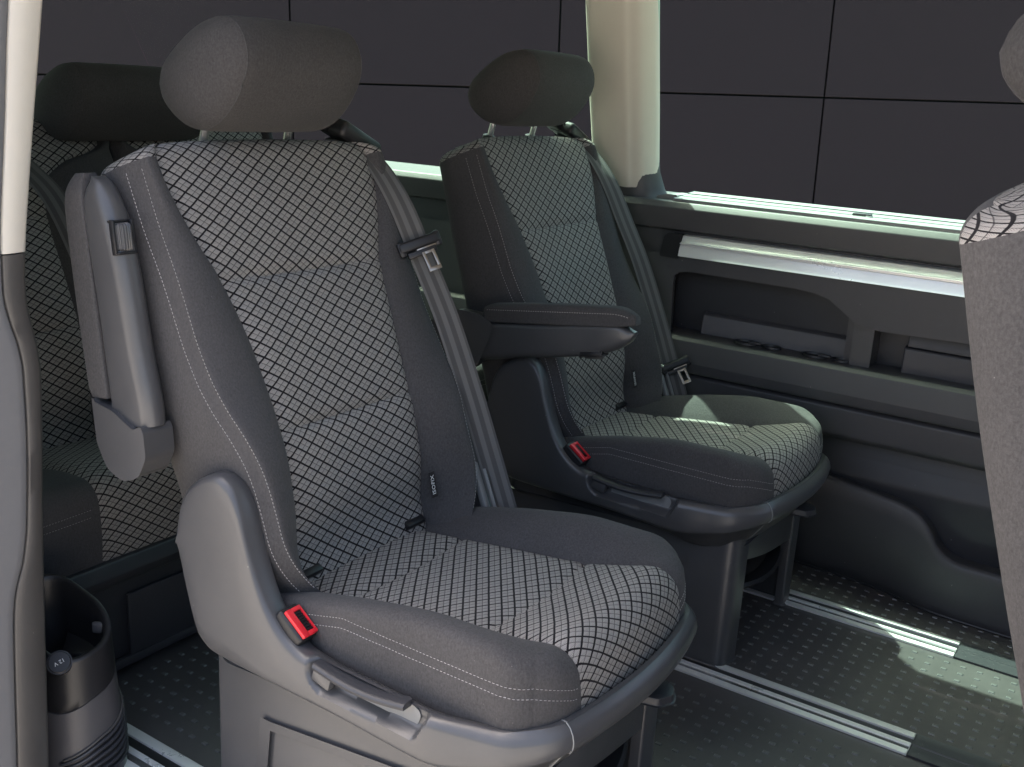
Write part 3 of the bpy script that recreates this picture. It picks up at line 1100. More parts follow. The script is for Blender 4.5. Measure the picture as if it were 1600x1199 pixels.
    if stitch:
        paths = []
        base = n * m
        ne = len(edge)
        for sgn in (0, 1):
            for dz in (0.008, -0.007):
                P_, N_ = [], []
                rng = range(8, n - 1 + jl) if sgn == 0 else range(n - 1 + jr, ne - 8)
                for a in rng:
                    (i, j) = edge[a]
                    col = np.array([V[i * m + j]] + [V[base + k * ne + a] for k in range(NZ)])
                    # follow the seam, dipping where the rolled edge comes lower
                    zz = min(stz, col[0, 2] - 0.010) + dz
                    p = np.array([np.interp(-zz, -col[:, 2], col[:, c]) for c in range(3)])
                    nx, ny = 0, (-1 if sgn == 0 else 1)
                    if i == n - 1 or ps[i] > xf - Rc:
                        cx, cy = xf - Rc - bow * 0.7, (W - Rc) * (-1 if sgn == 0 else 1)
                        d = np.array([p[0] - cx, p[1] - cy])
                        if i == n - 1 and abs(qs[j]) < W - Rc: d = np.array([1.0, 0.0])
                        d /= np.linalg.norm(d)
                        nx, ny = d
                    P_.append(p)
                    N_.append((nx, ny, 0.15))
                paths.append((P_, N_))
        stitches("cushion_stitching", paths, root)
    return ob, op


def headrest(root, name="headrest", L=0.127, tilt=0.0, cx=-0.088, cz=1.219, posts=True, mat=None, y_off=-0.020):
    prof = [(-0.190, 1.196), (-0.178, 1.228), (-0.140, 1.262), (-0.092, 1.292), (-0.040, 1.305), (-0.006, 1.296), (0.014, 1.270), (0.019, 1.238), (0.008, 1.205), (-0.014, 1.172), (-0.046, 1.144), (-0.085, 1.129), (-0.125, 1.133), (-0.160, 1.150), (-0.182, 1.172)]
    P = catmull(prof + prof[:1], 49)[:-1]
    P = P - np.array([-0.088, 1.214])
    c, s = math.cos(tilt), math.sin(tilt)
    P = np.array([(x * c + z * s, -x * s + z * c) for x, z in P])
    rings = []
    ys = []
    for y, sc in ((-L - 0.036, 0.02), (-L - 0.0355, 0.15), (-L - 0.033, 0.35), (-L - 0.027, 0.58), (-L - 0.019, 0.77), (-L - 0.009, 0.90), (-L - 0.0015, 0.960), (-L, 0.968), (-L + 0.0015, 0.97), (-L + 0.006, 0.985), (-L + 0.02, 1.0), (-L * 0.5, 1.012), (0, 1.015), (L * 0.5, 1.012), (L - 0.02, 1.0), (L - 0.006, 0.985), (L - 0.0015, 0.97), (L, 0.968), (L + 0.0015, 0.960), (L + 0.009, 0.90), (L + 0.019, 0.77), (L + 0.027, 0.58), (L + 0.033, 0.35), (L + 0.0355, 0.15), (L + 0.036, 0.02)):
        rings.append([(cx + p[0] * sc, y + y_off, cz + p[1] * sc) for p in P])
    o = loft(name, rings, mat or M['cloth_warm'], root, angle=75)
    # piping round each end
    for sg in (-1, 1):
        pts = [(cx + p[0] * 0.9665, sg * (L + 0.0002) + y_off, cz + p[1] * 0.9665) for p in np.vstack([P, P[:1]])]
        tube("piping", pts, 0.0008, M['cloth'], o, 6)
    if posts:
        for y in (-0.095, 0.095):
            p0 = np.array([-0.165, y, 1.05])
            p1 = np.array([-0.150, y, 1.115])
            p2 = np.array([-0.130, y, 1.185])
            tube("post", [p0, p1, p2], 0.0075, M['chrome'], o, 12)
            d = (p2 - p1) / np.linalg.norm(p2 - p1)
            tube("post_sleeve", [p1 - d * 0.022, p1 - d * 0.011, p1 - d * 0.008], [0.018, 0.017, 0.012], M['black'], o, 16)
    return o


def seat_shell(root):
    zt = [(0.006, 0.515), (0.011, 0.545), (0.018, 0.575), (0.033, 0.603), (0.067, 0.630), (0.10, 0.642), (0.128, 0.630), (0.148, 0.598), (0.163, 0.551), (0.18, 0.504), (0.203, 0.459), (0.227, 0.431), (0.247, 0.416), (0.279, 0.404), (0.33, 0.400), (0.42, 0.398), (0.51, 0.396), (0.60, 0.396), (0.66, 0.403), (0.74, 0.420)]
    zbt = [(0.006, 0.505), (0.012, 0.490), (0.028, 0.43), (0.056, 0.355), (0.085, 0.340), (0.17, 0.336), (0.34, 0.333), (0.51, 0.326), (0.60, 0.338), (0.66, 0.356), (0.71, 0.372), (0.74, 0.375)]
    Y0, XF, RC = 0.300, 0.708, 0.095
    st = []      # (x, y, nx, ny)
    for x in np.unique(np.concatenate([np.linspace(0.006, 0.26, 44), np.linspace(0.26, 0.53, 110), np.linspace(0.53, XF - RC, 16)])):
        tp = np.clip((x - 0.50) / 0.14, 0, 1)
        st.append((x, -(Y0 - 0.024 * tp * tp * (3 - 2 * tp)), 0.0, -1.0))
    yc = Y0 - 0.024 - RC
    for a in np.linspace(0, math.pi / 2, 14)[1:-1]:
        st.append((XF - RC + RC * math.sin(a), -(yc + RC * math.cos(a)), math.sin(a), -math.cos(a)))
    for y in np.linspace(-yc, 0, 12):
        st.append((XF + 0.008 * (1 - (y / yc) ** 2), y, 1.0, 0.0))
    st = [(x - 0.029 * (y / 0.27) ** 2 * np.clip((x - 0.42) / 0.25, 0, 1) ** 2, y, nx, ny) for x, y, nx, ny in st]
    full = st + [(x, -y, nx, -ny) for x, y, nx, ny in st[::-1][1:]]
    rows = []
    for idx, (x, y, nx, ny) in enumerate(full):
        left = idx < len(st)
        T, B = sinterp(x, zt), sinterp(x, zbt)
        if B > T - 0.012: B = T - 0.012
        # thickness: broad on the ear, slim on the front lip
        th = interp(x, [(0.0, 0.040), (0.26, 0.040), (0.34, 0.034), (0.60, 0.030), (0.73, 0.026)])
        rim = interp(x, [(0.0, 0.0), (0.45, 0.0), (0.60, 0.006), (0.74, 0.010)])
        N = 12
        sec = []
        sec.append((-th, T - 0.035))
        sec.append((-th, T - 0.006 - rim * 0.3))
        sec.append((-th + 0.004, T - 0.001))
        sec.append((-th * 0.5, T + 0.001))
        sec.append((-0.010 - rim * 0.5, T))
        sec.append((-0.004 - rim * 0.3, T - 0.003 - rim * 0.2))
        sec.append((-0.0008, T - 0.009 - rim * 0.5))
        zlo, zhi = B + 0.005, T - 0.012 - rim * 0.5
        for k in range(N):
            f = k / (N - 1)
            z = zhi + (zlo - zhi) * f
            n_ = 0.002 * math.sin(math.pi * f)
            if left and 0.27 < x < 0.53 and ny < -0.9:
                # scooped recess behind the handle, open at the top
                u = np.clip((x - 0.288) / 0.012, 0, 1) * np.clip((0.512 - x) / 0.010, 0, 1)
                zl = 0.357 + 0.022 * np.clip((0.325 - x) / 0.035, 0, 1) ** 2 + 0.03 * np.clip((x - 0.488) / 0.02, 0, 1) ** 2
                w = np.clip((z - zl) / 0.010, 0, 1)
                n_ -= 0.021 * u * w
            sec.append((n_, z))
        if left and 0.27 < x < 0.53 and ny < -0.9:
            u = np.clip((x - 0.288) / 0.012, 0, 1) * np.clip((0.512 - x) / 0.010, 0, 1)
            for q in (4, 5, 6):
                sec[q] = (min(sec[q][0], sec[q][0] * (1 - u) + u * (-0.0195 - 0.002 * (6 - q))), sec[q][1])
        sec.append((-0.003, B))
        sec.append((-0.012, B - 0.004))
        und = interp(x, [(0.0, 0.0), (0.3, 0.0), (0.45, 0.010), (0.60, 0.055), (0.74, 0.085)])
        sec.append((-0.022 - und * 0.22, B - 0.006 - und * 0.5))
        sec.append((-max(th, 0.034) - und * 0.55, B - 0.006 - und))
        rows.append([(x + n_ * nx, y + n_ * ny, z) for n_, z in sec])
    sh = loft("seat_shell", rows, M['shell'], root, closed=True, caps=True, angle=50)
    # pan under the cushion
    prism("seat_pan", fillet([(0.04, -0.255), (0.635, -0.215), (0.635, 0.215), (0.04, 0.255)], 0.04), 'z', 0.295, 0.36, M['dark'], root, 0.004)
    # parting line on the front corner lip
    pts = []
    for q in rows[len(st) - 14][2:24]:
        pts.append(np.array(q))
    tube("parting_line", [p + np.array([0.0008, -0.0004, 0.0004]) for p in pts], 0.0011, M['lighttrim'], sh, 5)
    # height handle in the recess
    hp = []
    for f in np.linspace(0, 1, 26):
        x = 0.302 + 0.172 * f
        z = 0.4005 - 0.013 * math.sin(math.pi * min(1, f * 0.9)) * 0.6 + 0.004 * f
        hp.append((x, z))
    rings = []
    for k, (x, z) in enumerate(hp):
        f = k / 25
        w = 0.024 * (0.75 + 0.25 * min(1, f / 0.12)) * (1 if f < 0.97 else 0.8)
        t = 0.0085
        yo = -0.2995 - 0.004 * math.sin(math.pi * f)
        rings.append([(x, yo, z - t), (x, yo - 0.0015, z - t * 0.4), (x, yo, z - 0.001), (x, yo + 0.004, z + 0.0015), (x, yo + w, z + 0.001), (x, yo + w, z - t)])
    loft("handle", rings, M['dark'], sh, angle=35)
    box("handle_bracket", (0.318, -0.2915, 0.381), (0.036, 0.016, 0.022), M['shell'], sh, Matrix.Rotation(0.25, 3, 'Y'), 0.004)
    prism("recess_plate", fillet([(0.345, 0.360), (0.345, 0.390), (0.47, 0.397), (0.492, 0.388), (0.485, 0.368), (0.46, 0.360)], [0.004, 0.003, 0.004, 0.012, 0.012, 0.01]), 'y', -0.2815, -0.2775, M['lighttrim'], sh, 0.001)
    # small lever at the front right corner
    lv = fillet([(0.655, 0.0), (0.655, 0.060), (0.735, 0.072), (0.768, 0.062), (0.778, 0.035), (0.765, 0.008), (0.735, 0.0)], [0, 0, 0.02, 0.02, 0.02, 0.015, 0.01])
    prism("lever", [(p[0] - 0.085, p[1] + 0.092) for p in lv], 'z', 0.280, 0.294, M['dark'], root, 0.004)
    return sh


def buckle(root):
    d = Vector((0.042, 0, -0.031)).normalized()
    nrm = Vector((-d.z, 0, d.x)) * 1.0
    if nrm.z < 0: nrm = -nrm
    rot = Matrix((d, Vector((0, 1, 0)), nrm)).transposed()
    if rot.determinant() < 0:
        rot = Matrix((d, Vector((0, -1, 0)), nrm)).transposed()
    c = Vector((0.250, -0.270, 0.439))
    b = box("buckle", c - nrm * 0.0305 - d * 0.003, (0.060, 0.037, 0.056), M['black'], root, rot, 0.005, 3)
    # red release button: a frame with an angled slot
    bm = bmesh.new()
    for dx, dy, sx, sy in ((0, -0.0085, 0.050, 0.0115), (-0.0215, 0.006, 0.007, 0.018), (0.0215, 0.006, 0.007, 0.018), (0, 0.0135, 0.050, 0.0025)):
        bm_box(bm, c + d * dx + rot @ Vector((0, dy, 0)), (sx, sy, 0.0075), rot, 0.0014, 2)
    from_bm("release_button", bm, M['red'], b)
    bm = bmesh.new()
    bm_box(bm, c + rot @ Vector((0, 0.0052, -0.002)), (0.036, 0.0125, 0.004), rot, 0.0)
    for k in range(7):
        bm_box(bm, c + d * (-0.015 + 0.005 * k) + rot @ Vector((0, 0.0052, 0.0003)), (0.0014, 0.0115, 0.003), rot, 0.0)
    from_bm("slot", bm, M['black'], b)
    return b


def ribbon(name, ctr, wdir, width, mat, parent, n=60, thick=0.0014):
    """webbing strap: centre line, across directions"""
    Cc = catmull(ctr, n)
    Wd = catmull(wdir, n)
    rows, uvs = [], []
    s = np.concatenate([[0], np.cumsum(np.linalg.norm(np.diff(Cc, axis=0), axis=1))])
    V, uv = [], []
    K = 9
    T = np.gradient(Cc, axis=0)
    for i in range(n):
        w = Wd[i] / np.linalg.norm(Wd[i])
        t = T[i] / np.linalg.norm(T[i])
        nr = np.cross(t, w)
        nr /= np.linalg.norm(nr)
        for side in (1, -1):
            for k in range(K):
                u = (k / (K - 1) - 0.5)
                if side < 0: u = -u
                V.append(Cc[i] + w * width * u + nr * side * thick * (1 - 0.6 * (2 * abs(u)) ** 8))
                uv.append((u + 0.5, s[i]))
    F = grid_faces(n, 2 * K, True)
    F.append(tuple(range(2 * K))[::-1])
    F.append(tuple((n - 1) * 2 * K + q for q in range(2 * K)))
    return mk(name, V, F, mat, parent, uv=uv, angle=60)


def tongue(parent, pos, along, across, scale=1.0):
    """latch tongue: black slider bar with a slotted steel blade"""
    a = Vector(along).normalized()
    w = Vector(across)
    w = (w - a * w.dot(a)).normalized()
    n = w.cross(a)
    if n.x < 0: n = -n
    rot = Matrix((w, a, n)).transposed()
    if rot.determinant() < 0:
        rot = Matrix((-w, a, n)).transposed()
    c = Vector(pos)
    bm = bmesh.new()
    bm_box(bm, c + n * 0.004, (0.082, 0.021, 0.017), rot, 0.006, 3)
    bm_box(bm, c - a * -0.018 + n * 0.004 - w * 0.0, (0.058, 0.012, 0.012), rot, 0.003, 2)
    for k in (-1, 1):
        bm_box(bm, c + w * 0.036 * k + n * 0.004 + a * 0.002, (0.014, 0.030, 0.013), rot, 0.005, 2)
    o = from_bm("belt_tongue", bm, M['black'], parent)
    # steel blade with a slot, bent forward off the strap
    a2 = (a + n * 0.22).normalized()
    w2 = w
    n2 = w2.cross(a2)
    r2 = Matrix((w2, a2, n2)).transposed()
    p0 = c + n * 0.006 + a * 0.006 + w * 0.010
    L, Wb, S = 0.044, 0.025, 0.0024
    bm = bmesh.new()
    bm_box(bm, p0 + a2 * (0.004), (Wb + 0.014, 0.010, S), r2, 0.0008)
    for k in (-1, 1):
        bm_box(bm, p0 + a2 * 0.027 + w2 * (Wb / 2 - 0.003) * k, (0.006, 0.044, S * 0.96), r2, 0.0008)
    bm_box(bm, p0 + a2 * 0.050, (Wb, 0.008, S), r2, 0.0008)
    bm_box(bm, p0 + a2 * 0.0135, (Wb * 0.8, 0.010, S * 0.92), r2, 0.0008)
    from_bm("blade", bm, M['steel'], parent)
    return o


def seat_belt(root, low=False):
    """integrated belt down the right-hand bolster"""
    ctr = [(-0.165, 0.238, 1.120), (-0.135, 0.243, 1.115), (-0.100, 0.247, 1.098), (-0.056, 0.252, 1.060), (-0.010, 0.256, 1.000), (0.040, 0.264, 0.905), (0.096, 0.272, 0.798), (0.156, 0.280, 0.658), (0.200, 0.286, 0.545), (0.240, 0.292, 0.440), (0.262, 0.294, 0.385)]
    wd = [(0.25, 0.75, 0.2), (0.30, 0.80, 0.10), (0.4, 0.9, 0.0), (0.5, 0.86, 0.0), (0.62, 0.78, 0.05), (0.68, 0.73, 0.08), (0.72, 0.70, 0.10), (0.72, 0.70, 0.12), (0.75, 0.66, 0.16), (0.8, 0.6, 0.2), (0.8, 0.6, 0.2)]
    b = ribbon("belt", ctr, wd, 0.048, M['belt'], root)
    # shoulder guide at the top corner of the backrest
    bm = bmesh.new()
    rot = Matrix.Rotation(-0.42, 3, 'X') @ Matrix.Rotation(0.20, 3, 'Y')
    bm_box(bm, (-0.142, 0.252, 1.122), (0.080, 0.118, 0.034), rot, 0.011, 3)
    bm_box(bm, (-0.165, 0.205, 1.146), (0.055, 0.060, 0.026), rot, 0.009, 3)
    from_bm("belt_guide", bm, M['black'], root)
    bm = bmesh.new()
    bm_box(bm, (-0.1345, 0.208, 1.151), (0.004, 0.020, 0.006), rot, 0.001, 1)
    from_bm("guide_clip", bm, M['chrome'], root)
    if not low:
        tongue(b, (0.032, 0.258, 0.936), (0.30, 0.06, -0.62), (0.66, 0.75, 0.06))
    else:
        tongue(b, (0.214, 0.292, 0.535), (0.30, 0.06, -0.62), (0.72, 0.68, 0.12))
    # anchor at the seat frame, under the bolster
    bm = bmesh.new()
    bm_box(bm, (0.205, 0.262, 0.470), (0.012, 0.016, 0.130), Matrix.Rotation(-0.40, 3, 'Y'), 0.003)
    bm_box(bm, (0.222, 0.270, 0.470), (0.006, 0.004, 0.110), Matrix.Rotation(-0.40, 3, 'Y'), 0.001)
    from_bm("belt_anchor", bm, M['lighttrim'], root)
    return b


def armrest(root, down=False):
    """built lowered (pointing forward from the hub), then turned up against the backrest"""
    ang = 0.0 if down else R(97)
    hub = Vector((-0.058, 0, 0.662))
    if down:
        T = Matrix.Translation(hub) @ Matrix.Rotation(R(-7.5), 4, 'Y')
    else:
        T = Matrix.Translation(hub + Vector((0.013, 0, 0.004))) @ Matrix.Rotation(-ang, 4, 'Y') @ Matrix.Diagonal((0.9, 1, 1, 1))
    y0, y1 = -0.340, -0.294
    # plastic body, coordinates (forward u, up v) about the hub
    body = [(0.045, 0.052), (0.085, 0.036), (0.405, 0.046), (0.440, 0.040), (0.452, 0.026), (0.440, 0.006), (0.395, -0.016), (0.30, -0.030), (0.16, -0.040), (0.06, -0.052), (0.0, -0.066), (-0.040, -0.052), (-0.060, -0.012), (-0.045, 0.035), (0.0, 0.058)]
    us = np.linspace(-0.02 if down else 0.035, 0.452, 46)
    rings = []
    for u in us:
        top = sinterp(u, [(-0.02, 0.040), (0.03, 0.050), (0.075, 0.040), (0.20, 0.040), (0.41, 0.046), (0.452, 0.030)])
        bot = sinterp(u, [(-0.02, -0.045), (0.06, -0.050), (0.16, -0.040), (0.30, -0.030), (0.395, -0.014), (0.44, 0.008), (0.452, 0.024)])
        w = sinterp(u, [(-0.02, 0.9), (0.38, 1.0), (0.43, 0.82), (0.452, 0.45)])
        yc, hw = (y0 + y1) / 2, (y1 - y0) / 2 * w
        r = min(0.020, (top - bot) * 0.40)
        sec = []
        for (sy, corner) in ((1, 'b'), (1, 't'), (-1, 't'), (-1, 'b')):
            cr = r if corner == 'b' else min(r, 0.010)
            cy = yc + sy * (hw - cr)
            cz = (bot + cr) if corner == 'b' else (top - cr)
            a0 = {(1, 'b'): -90, (1, 't'): 0, (-1, 't'): 90, (-1, 'b'): 180}[(sy, corner)]
            for q in range(6):
                a = R(a0 + 90 * q / 5)
                sec.append((u, cy + cr * math.cos(a), cz + cr * math.sin(a)))
        rings.append([tuple(T @ Vector(p)) for p in sec])
    arm = loft("armrest", rings, M['shell'], root, angle=50)
    # padded cover on the upper side
    rings = []
    for u in np.concatenate([[0.078, 0.080, 0.084], np.linspace(0.095, 0.41, 24), [0.428, 0.440, 0.450, 0.456, 0.458]]):
        f = np.clip((u - 0.40) / 0.058, 0, 1)
        e0 = np.clip((0.092 - u) / 0.014, 0, 1)
        top = (0.082 if down else 0.092) + 0.004 * math.sin(math.pi * np.clip((u - 0.08) / 0.38, 0, 1)) - 0.018 * f ** 2.5 - 0.005 * e0
        bot = 0.0415 + 0.004 * f
        w = (1.0 - 0.5 * f ** 2.5) * (1 - 0.03 * e0)
        yc, hw = (y0 + y1) / 2, ((y1 - y0) / 2 + 0.001) * w
        r = min(0.013, (top - bot) * 0.45)
        sec = []
        for (sy, corner) in ((1, 'b'), (1, 't'), (-1, 't'), (-1, 'b')):
            cr = r if corner == 't' else 0.004
            cy = yc + sy * (hw - cr)
            cz = (bot + cr) if corner == 'b' else (top - cr)
            a0 = {(1, 'b'): -90, (1, 't'): 0, (-1, 't'): 90, (-1, 'b'): 180}[(sy, corner)]
            for q in range(5):
                a = R(a0 + 90 * q / 4)
                sec.append((u, cy + cr * math.cos(a), cz + cr * math.sin(a)))
        rings.append([tuple(T @ Vector(p)) for p in sec])
    loft("arm_pad", rings, M['cloth'], arm, angle=60)
    if down:
        P_, N_ = [], []
        for u in np.linspace(0.085, 0.445, 40):
            f = np.clip((u - 0.40) / 0.058, 0, 1)
            P_.append(T @ Vector((u, (y0 + y1) / 2 - ((y1 - y0) / 2 + 0.001) * (1.0 - 0.5 * f ** 2.5) - 0.0008, 0.071 - 0.016 * f ** 2.5)))
            N_.append((0, -1, 0.4))
        stitches("pad_stitching", [(P_, N_)], arm)
    # knurled adjuster wheel in a framed window near the tip, on the underside
    rotT = T.to_quaternion().to_matrix()
    bm = bmesh.new()
    for du, dy, su, sy in ((-0.026, 0, 0.004, 0.034), (0.026, 0, 0.004, 0.034), (0, -0.016, 0.052, 0.004), (0, 0.016, 0.052, 0.004)):
        bm_box(bm, T @ Vector((0.352 + du, (y0 + y1) / 2 - 0.004 + dy, -0.0195 + du * 0.19)), (su, sy, 0.010), rotT, 0.0015)
    from_bm("wheel_frame", bm, M['black'], arm)
    rings = []
    for yy in np.linspace(-0.0235, 0.0235, 2):
        pass
    nrib = 22
    for k, du in enumerate((-0.0235, -0.0215, -0.019, 0.019, 0.0215, 0.0235)):
        rad = (0.0135, 0.0165, 0.0185, 0.0185, 0.0165, 0.0135)[k]
        ring = []
        for q in range(nrib * 4):
            a = 2 * math.pi * q / (nrib * 4)
            rr = rad + (0.0009 if q % 4 < 2 else -0.0007)
            ring.append(tuple(T @ Vector((0.352 + du, (y0 + y1) / 2 - 0.004 + rr * math.cos(a) * 0.85, -0.0125 + rr * math.sin(a)))))
        rings.append(ring)
    loft("adjuster_wheel", rings, M['shell'], arm, angle=28)
    # hub housing: teardrop boot whose open end takes the arm
    hs_ = 0.95 if down else 0.80
    hubp = fillet([(-0.076, 0.010), (-0.066, -0.050), (-0.022, -0.080), (0.030, -0.076), (0.062, -0.046), (0.100, 0.050), (0.062, 0.066), (-0.010, 0.068), (-0.060, 0.056)], [0.03, 0.04, 0.045, 0.04, 0.03, 0.010, 0.02, 0.03, 0.03])
    if not down:
        hubp = fillet([(-0.072, 0.062), (-0.082, 0.072), (-0.072, -0.020), (-0.045, -0.066), (0.002, -0.082), (0.050, -0.062), (0.074, -0.018), (0.070, 0.030), (0.062, 0.042), (0.040, 0.030), (-0.02, 0.055)], [0.004, 0.004, 0.05, 0.045, 0.045, 0.045, 0.04, 0.015, 0.006, 0.02, 0.05])
    prism("arm_hub", [(hub.x + p[0] * hs_, hub.z + (0 if down else 0.010) + p[1] * hs_) for p in hubp], 'y', -0.347, -0.292, M['shell'], arm, 0.011, 4)
    prism("pivot", fillet([(hub.x - 0.03, hub.z - 0.03), (hub.x + 0.03, hub.z - 0.03), (hub.x + 0.03, hub.z + 0.03), (hub.x - 0.03, hub.z + 0.03)], 0.028), 'y', -0.294, -0.255, M['dark'], arm, 0.0)
    return arm


def seat_base(root):
    x0, x1, W, H = 0.045, 0.585, 0.232, 0.318
    prof = [(x0, 0.003), (x1, 0.003), (x1, H), (x0 + 0.03, H)]
    b = None
    # side walls wrapping round the front corners, the left one with raised ribs
    for sg in (-1, 1):
        plan = [(x0 - 0.03, sg * W), (x1 + 0.05, sg * W), (x1 + 0.05, sg * (W - 0.075)), (x1 + 0.028, sg * (W - 0.075)), (x1 + 0.02, sg * (W - 0.03)), (x0 - 0.03, sg * (W - 0.03))]
        o = prism("base_side", fillet(plan, [0.01, 0.034, 0.006, 0.0, 0.02, 0.0]), 'z', 0.003, H, M['shell'], root, 0.008, 3)
        if sg < 0:
            for poly in ([(0.110, 0.01), (0.130, 0.205), (0.148, 0.205), (0.128, 0.01)], [(0.148, 0.205), (0.520, 0.250), (0.520, 0.240), (0.148, 0.195)]):
                prism("raised_rib", poly, 'y', -W - 0.0075, -W + 0.002, M['shell'], o, 0.0035, 3)
            b = o
    # front beam, its lower edge drooping toward the right-hand post
    a = [(-W + 0.070, 0.245), (-W + 0.070, H - 0.01), (W - 0.070, H - 0.01), (W - 0.070, 0.185)]
    for q in np.linspace(0, 1, 10):
        a.append((W - 0.075 - (2 * W - 0.15) * q, 0.186 + 0.059 * q ** 0.8 - 0.012 * math.sin(math.pi * q)))
    prism("base_front", a, 'x', x1 + 0.022, x1 + 0.046, M['shell'], root, 0.002)
    prism("base_rear", [(-W + 0.03, 0.003), (W - 0.03, 0.003), (W - 0.03, H), (-W + 0.03, H)], 'x', x0, x0 + 0.02, M['shell'], root, 0.002)
    # drawer tray with its curved lip
    rings = []
    for q in np.linspace(-1, 1, 22):
        y = q * (W - 0.072) - 0.01
        bulge = 0.050 * (1 - q * q) ** 0.7
        zc = 0.178 - 0.014 * math.sin(math.pi * (q + 1) / 2) + 0.006 * q
        rings.append([(x1 - 0.02 + bulge, y, zc - 0.010), (x1 + 0.010 + bulge, y, zc - 0.008), (x1 + 0.016 + bulge, y, zc), (x1 + 0.010 + bulge, y, zc + 0.007), (x1 - 0.02 + bulge, y, zc + 0.007)])
    loft("drawer_lip", rings, M['black'], root)
    box("drawer", (0.30, 0, 0.205), (0.50, 2 * W - 0.10, 0.05), M['black'], root, None, 0.01)
    pts = [(0.585, -0.05 + 0.02 * math.cos(t), 0.205 + 0.022 * math.sin(t)) for t in np.linspace(-1.2, 1.8, 12)]
    tube("cable", pts, 0.004, M['dark'], root, 7)
    return b


def isofix_bits(root):
    for y in (-0.14, 0.135):
        box("isofix_flap", (0.140, y, 0.436), (0.016, 0.052, 0.014), M['black'], root, Matrix.Rotation(0.5, 3, 'Y'), 0.004)
    # woven tag at the right-hand panel seam
    n = Vector((0.97, -0.05, 0.24)).normalized()
    upv = Vector((-0.235, 0.0, 0.97)).normalized()
    sidev = upv.cross(n)
    cpos = Vector((0.1610, 0.1620, 0.509))
    rot = Matrix((upv, -sidev, n)).transposed() if sidev.y > 0 else Matrix((upv, sidev, n)).transposed()
    if rot.determinant() < 0:
        rot = Matrix((upv, sidev, n)).transposed()
    lab = box("label", cpos, (0.048, 0.0165, 0.0012), M['label'], root, rot, 0.0004, 1)
    mt = Matrix.Translation(cpos + n * 0.0009) @ Matrix((upv, n.cross(upv), n)).transposed().to_4x4()
    text_mesh("label_text", "ISOFIX", 0.0125, M['white'], lab, mt, 0.0002)


def make_seat(name, loc, down=False, low=False, belt=True, arm=True, base=True):
    r = empty(name, loc)
    backrest(r)
    headrest(r)
    cushion(r)
    sh = seat_shell(r)
    if base: seat_base(r)
    buckle(r)
    if arm: armrest(r, down)
    if belt: seat_belt(r, low)
    isofix_bits(r)
    return r


near = make_seat("captain_seat", (-1.25, 1.277, 0))
tag(near, "captain seat nearest the door with its armrest folded up along the backrest", "seat", "individual captain seats of the van")


def copy_tree(o, parent=None, skip=()):
    c = o.copy()
    C.objects.link(c)
    if parent is not None: c.parent = parent
    for ch in list(o.children):
        if not any(ch.name.startswith(s) for s in skip):
            copy_tree(ch, c, skip)
    return c


far = copy_tree(near, None, ("armrest", "belt_tongue", "blade", "belt"))
far.location = (-1.322, 2.238, 0)
tag(far, "captain seat by the far window with its armrest lowered to the horizontal", "seat")
for ch in far.children:
    if ch.name.startswith("headrest"): ch.location = (-0.014, 0.0, 0.010)
armrest(far, True)
seat_belt(far, True)

front = copy_tree(near, None, ("armrest", "belt", "guide", "seat_base", "base_", "drawer", "cable", "lever", "buckle", "isofix", "label", "seat_shell", "seat_pan"))
front.location = (0.010, 1.29, 0.060)
for ch in front.children:
    if ch.name.startswith("headrest"):
        ch.location = (-0.016, 0.0, 0.024)
        for g in ch.children:
            if g.name.startswith("post"): g.location = (0.030, 0.025, -0.024)
tag(front, "front seat cut off by the right edge, its plain grey side facing the door", "seat")
prism("seat_base", fillet([(0.03, -0.06), (0.6, -0.06), (0.66, 0.36), (0.0, 0.36)], 0.02), 'y', -0.24, 0.24, M['shell'], front, 0.01)


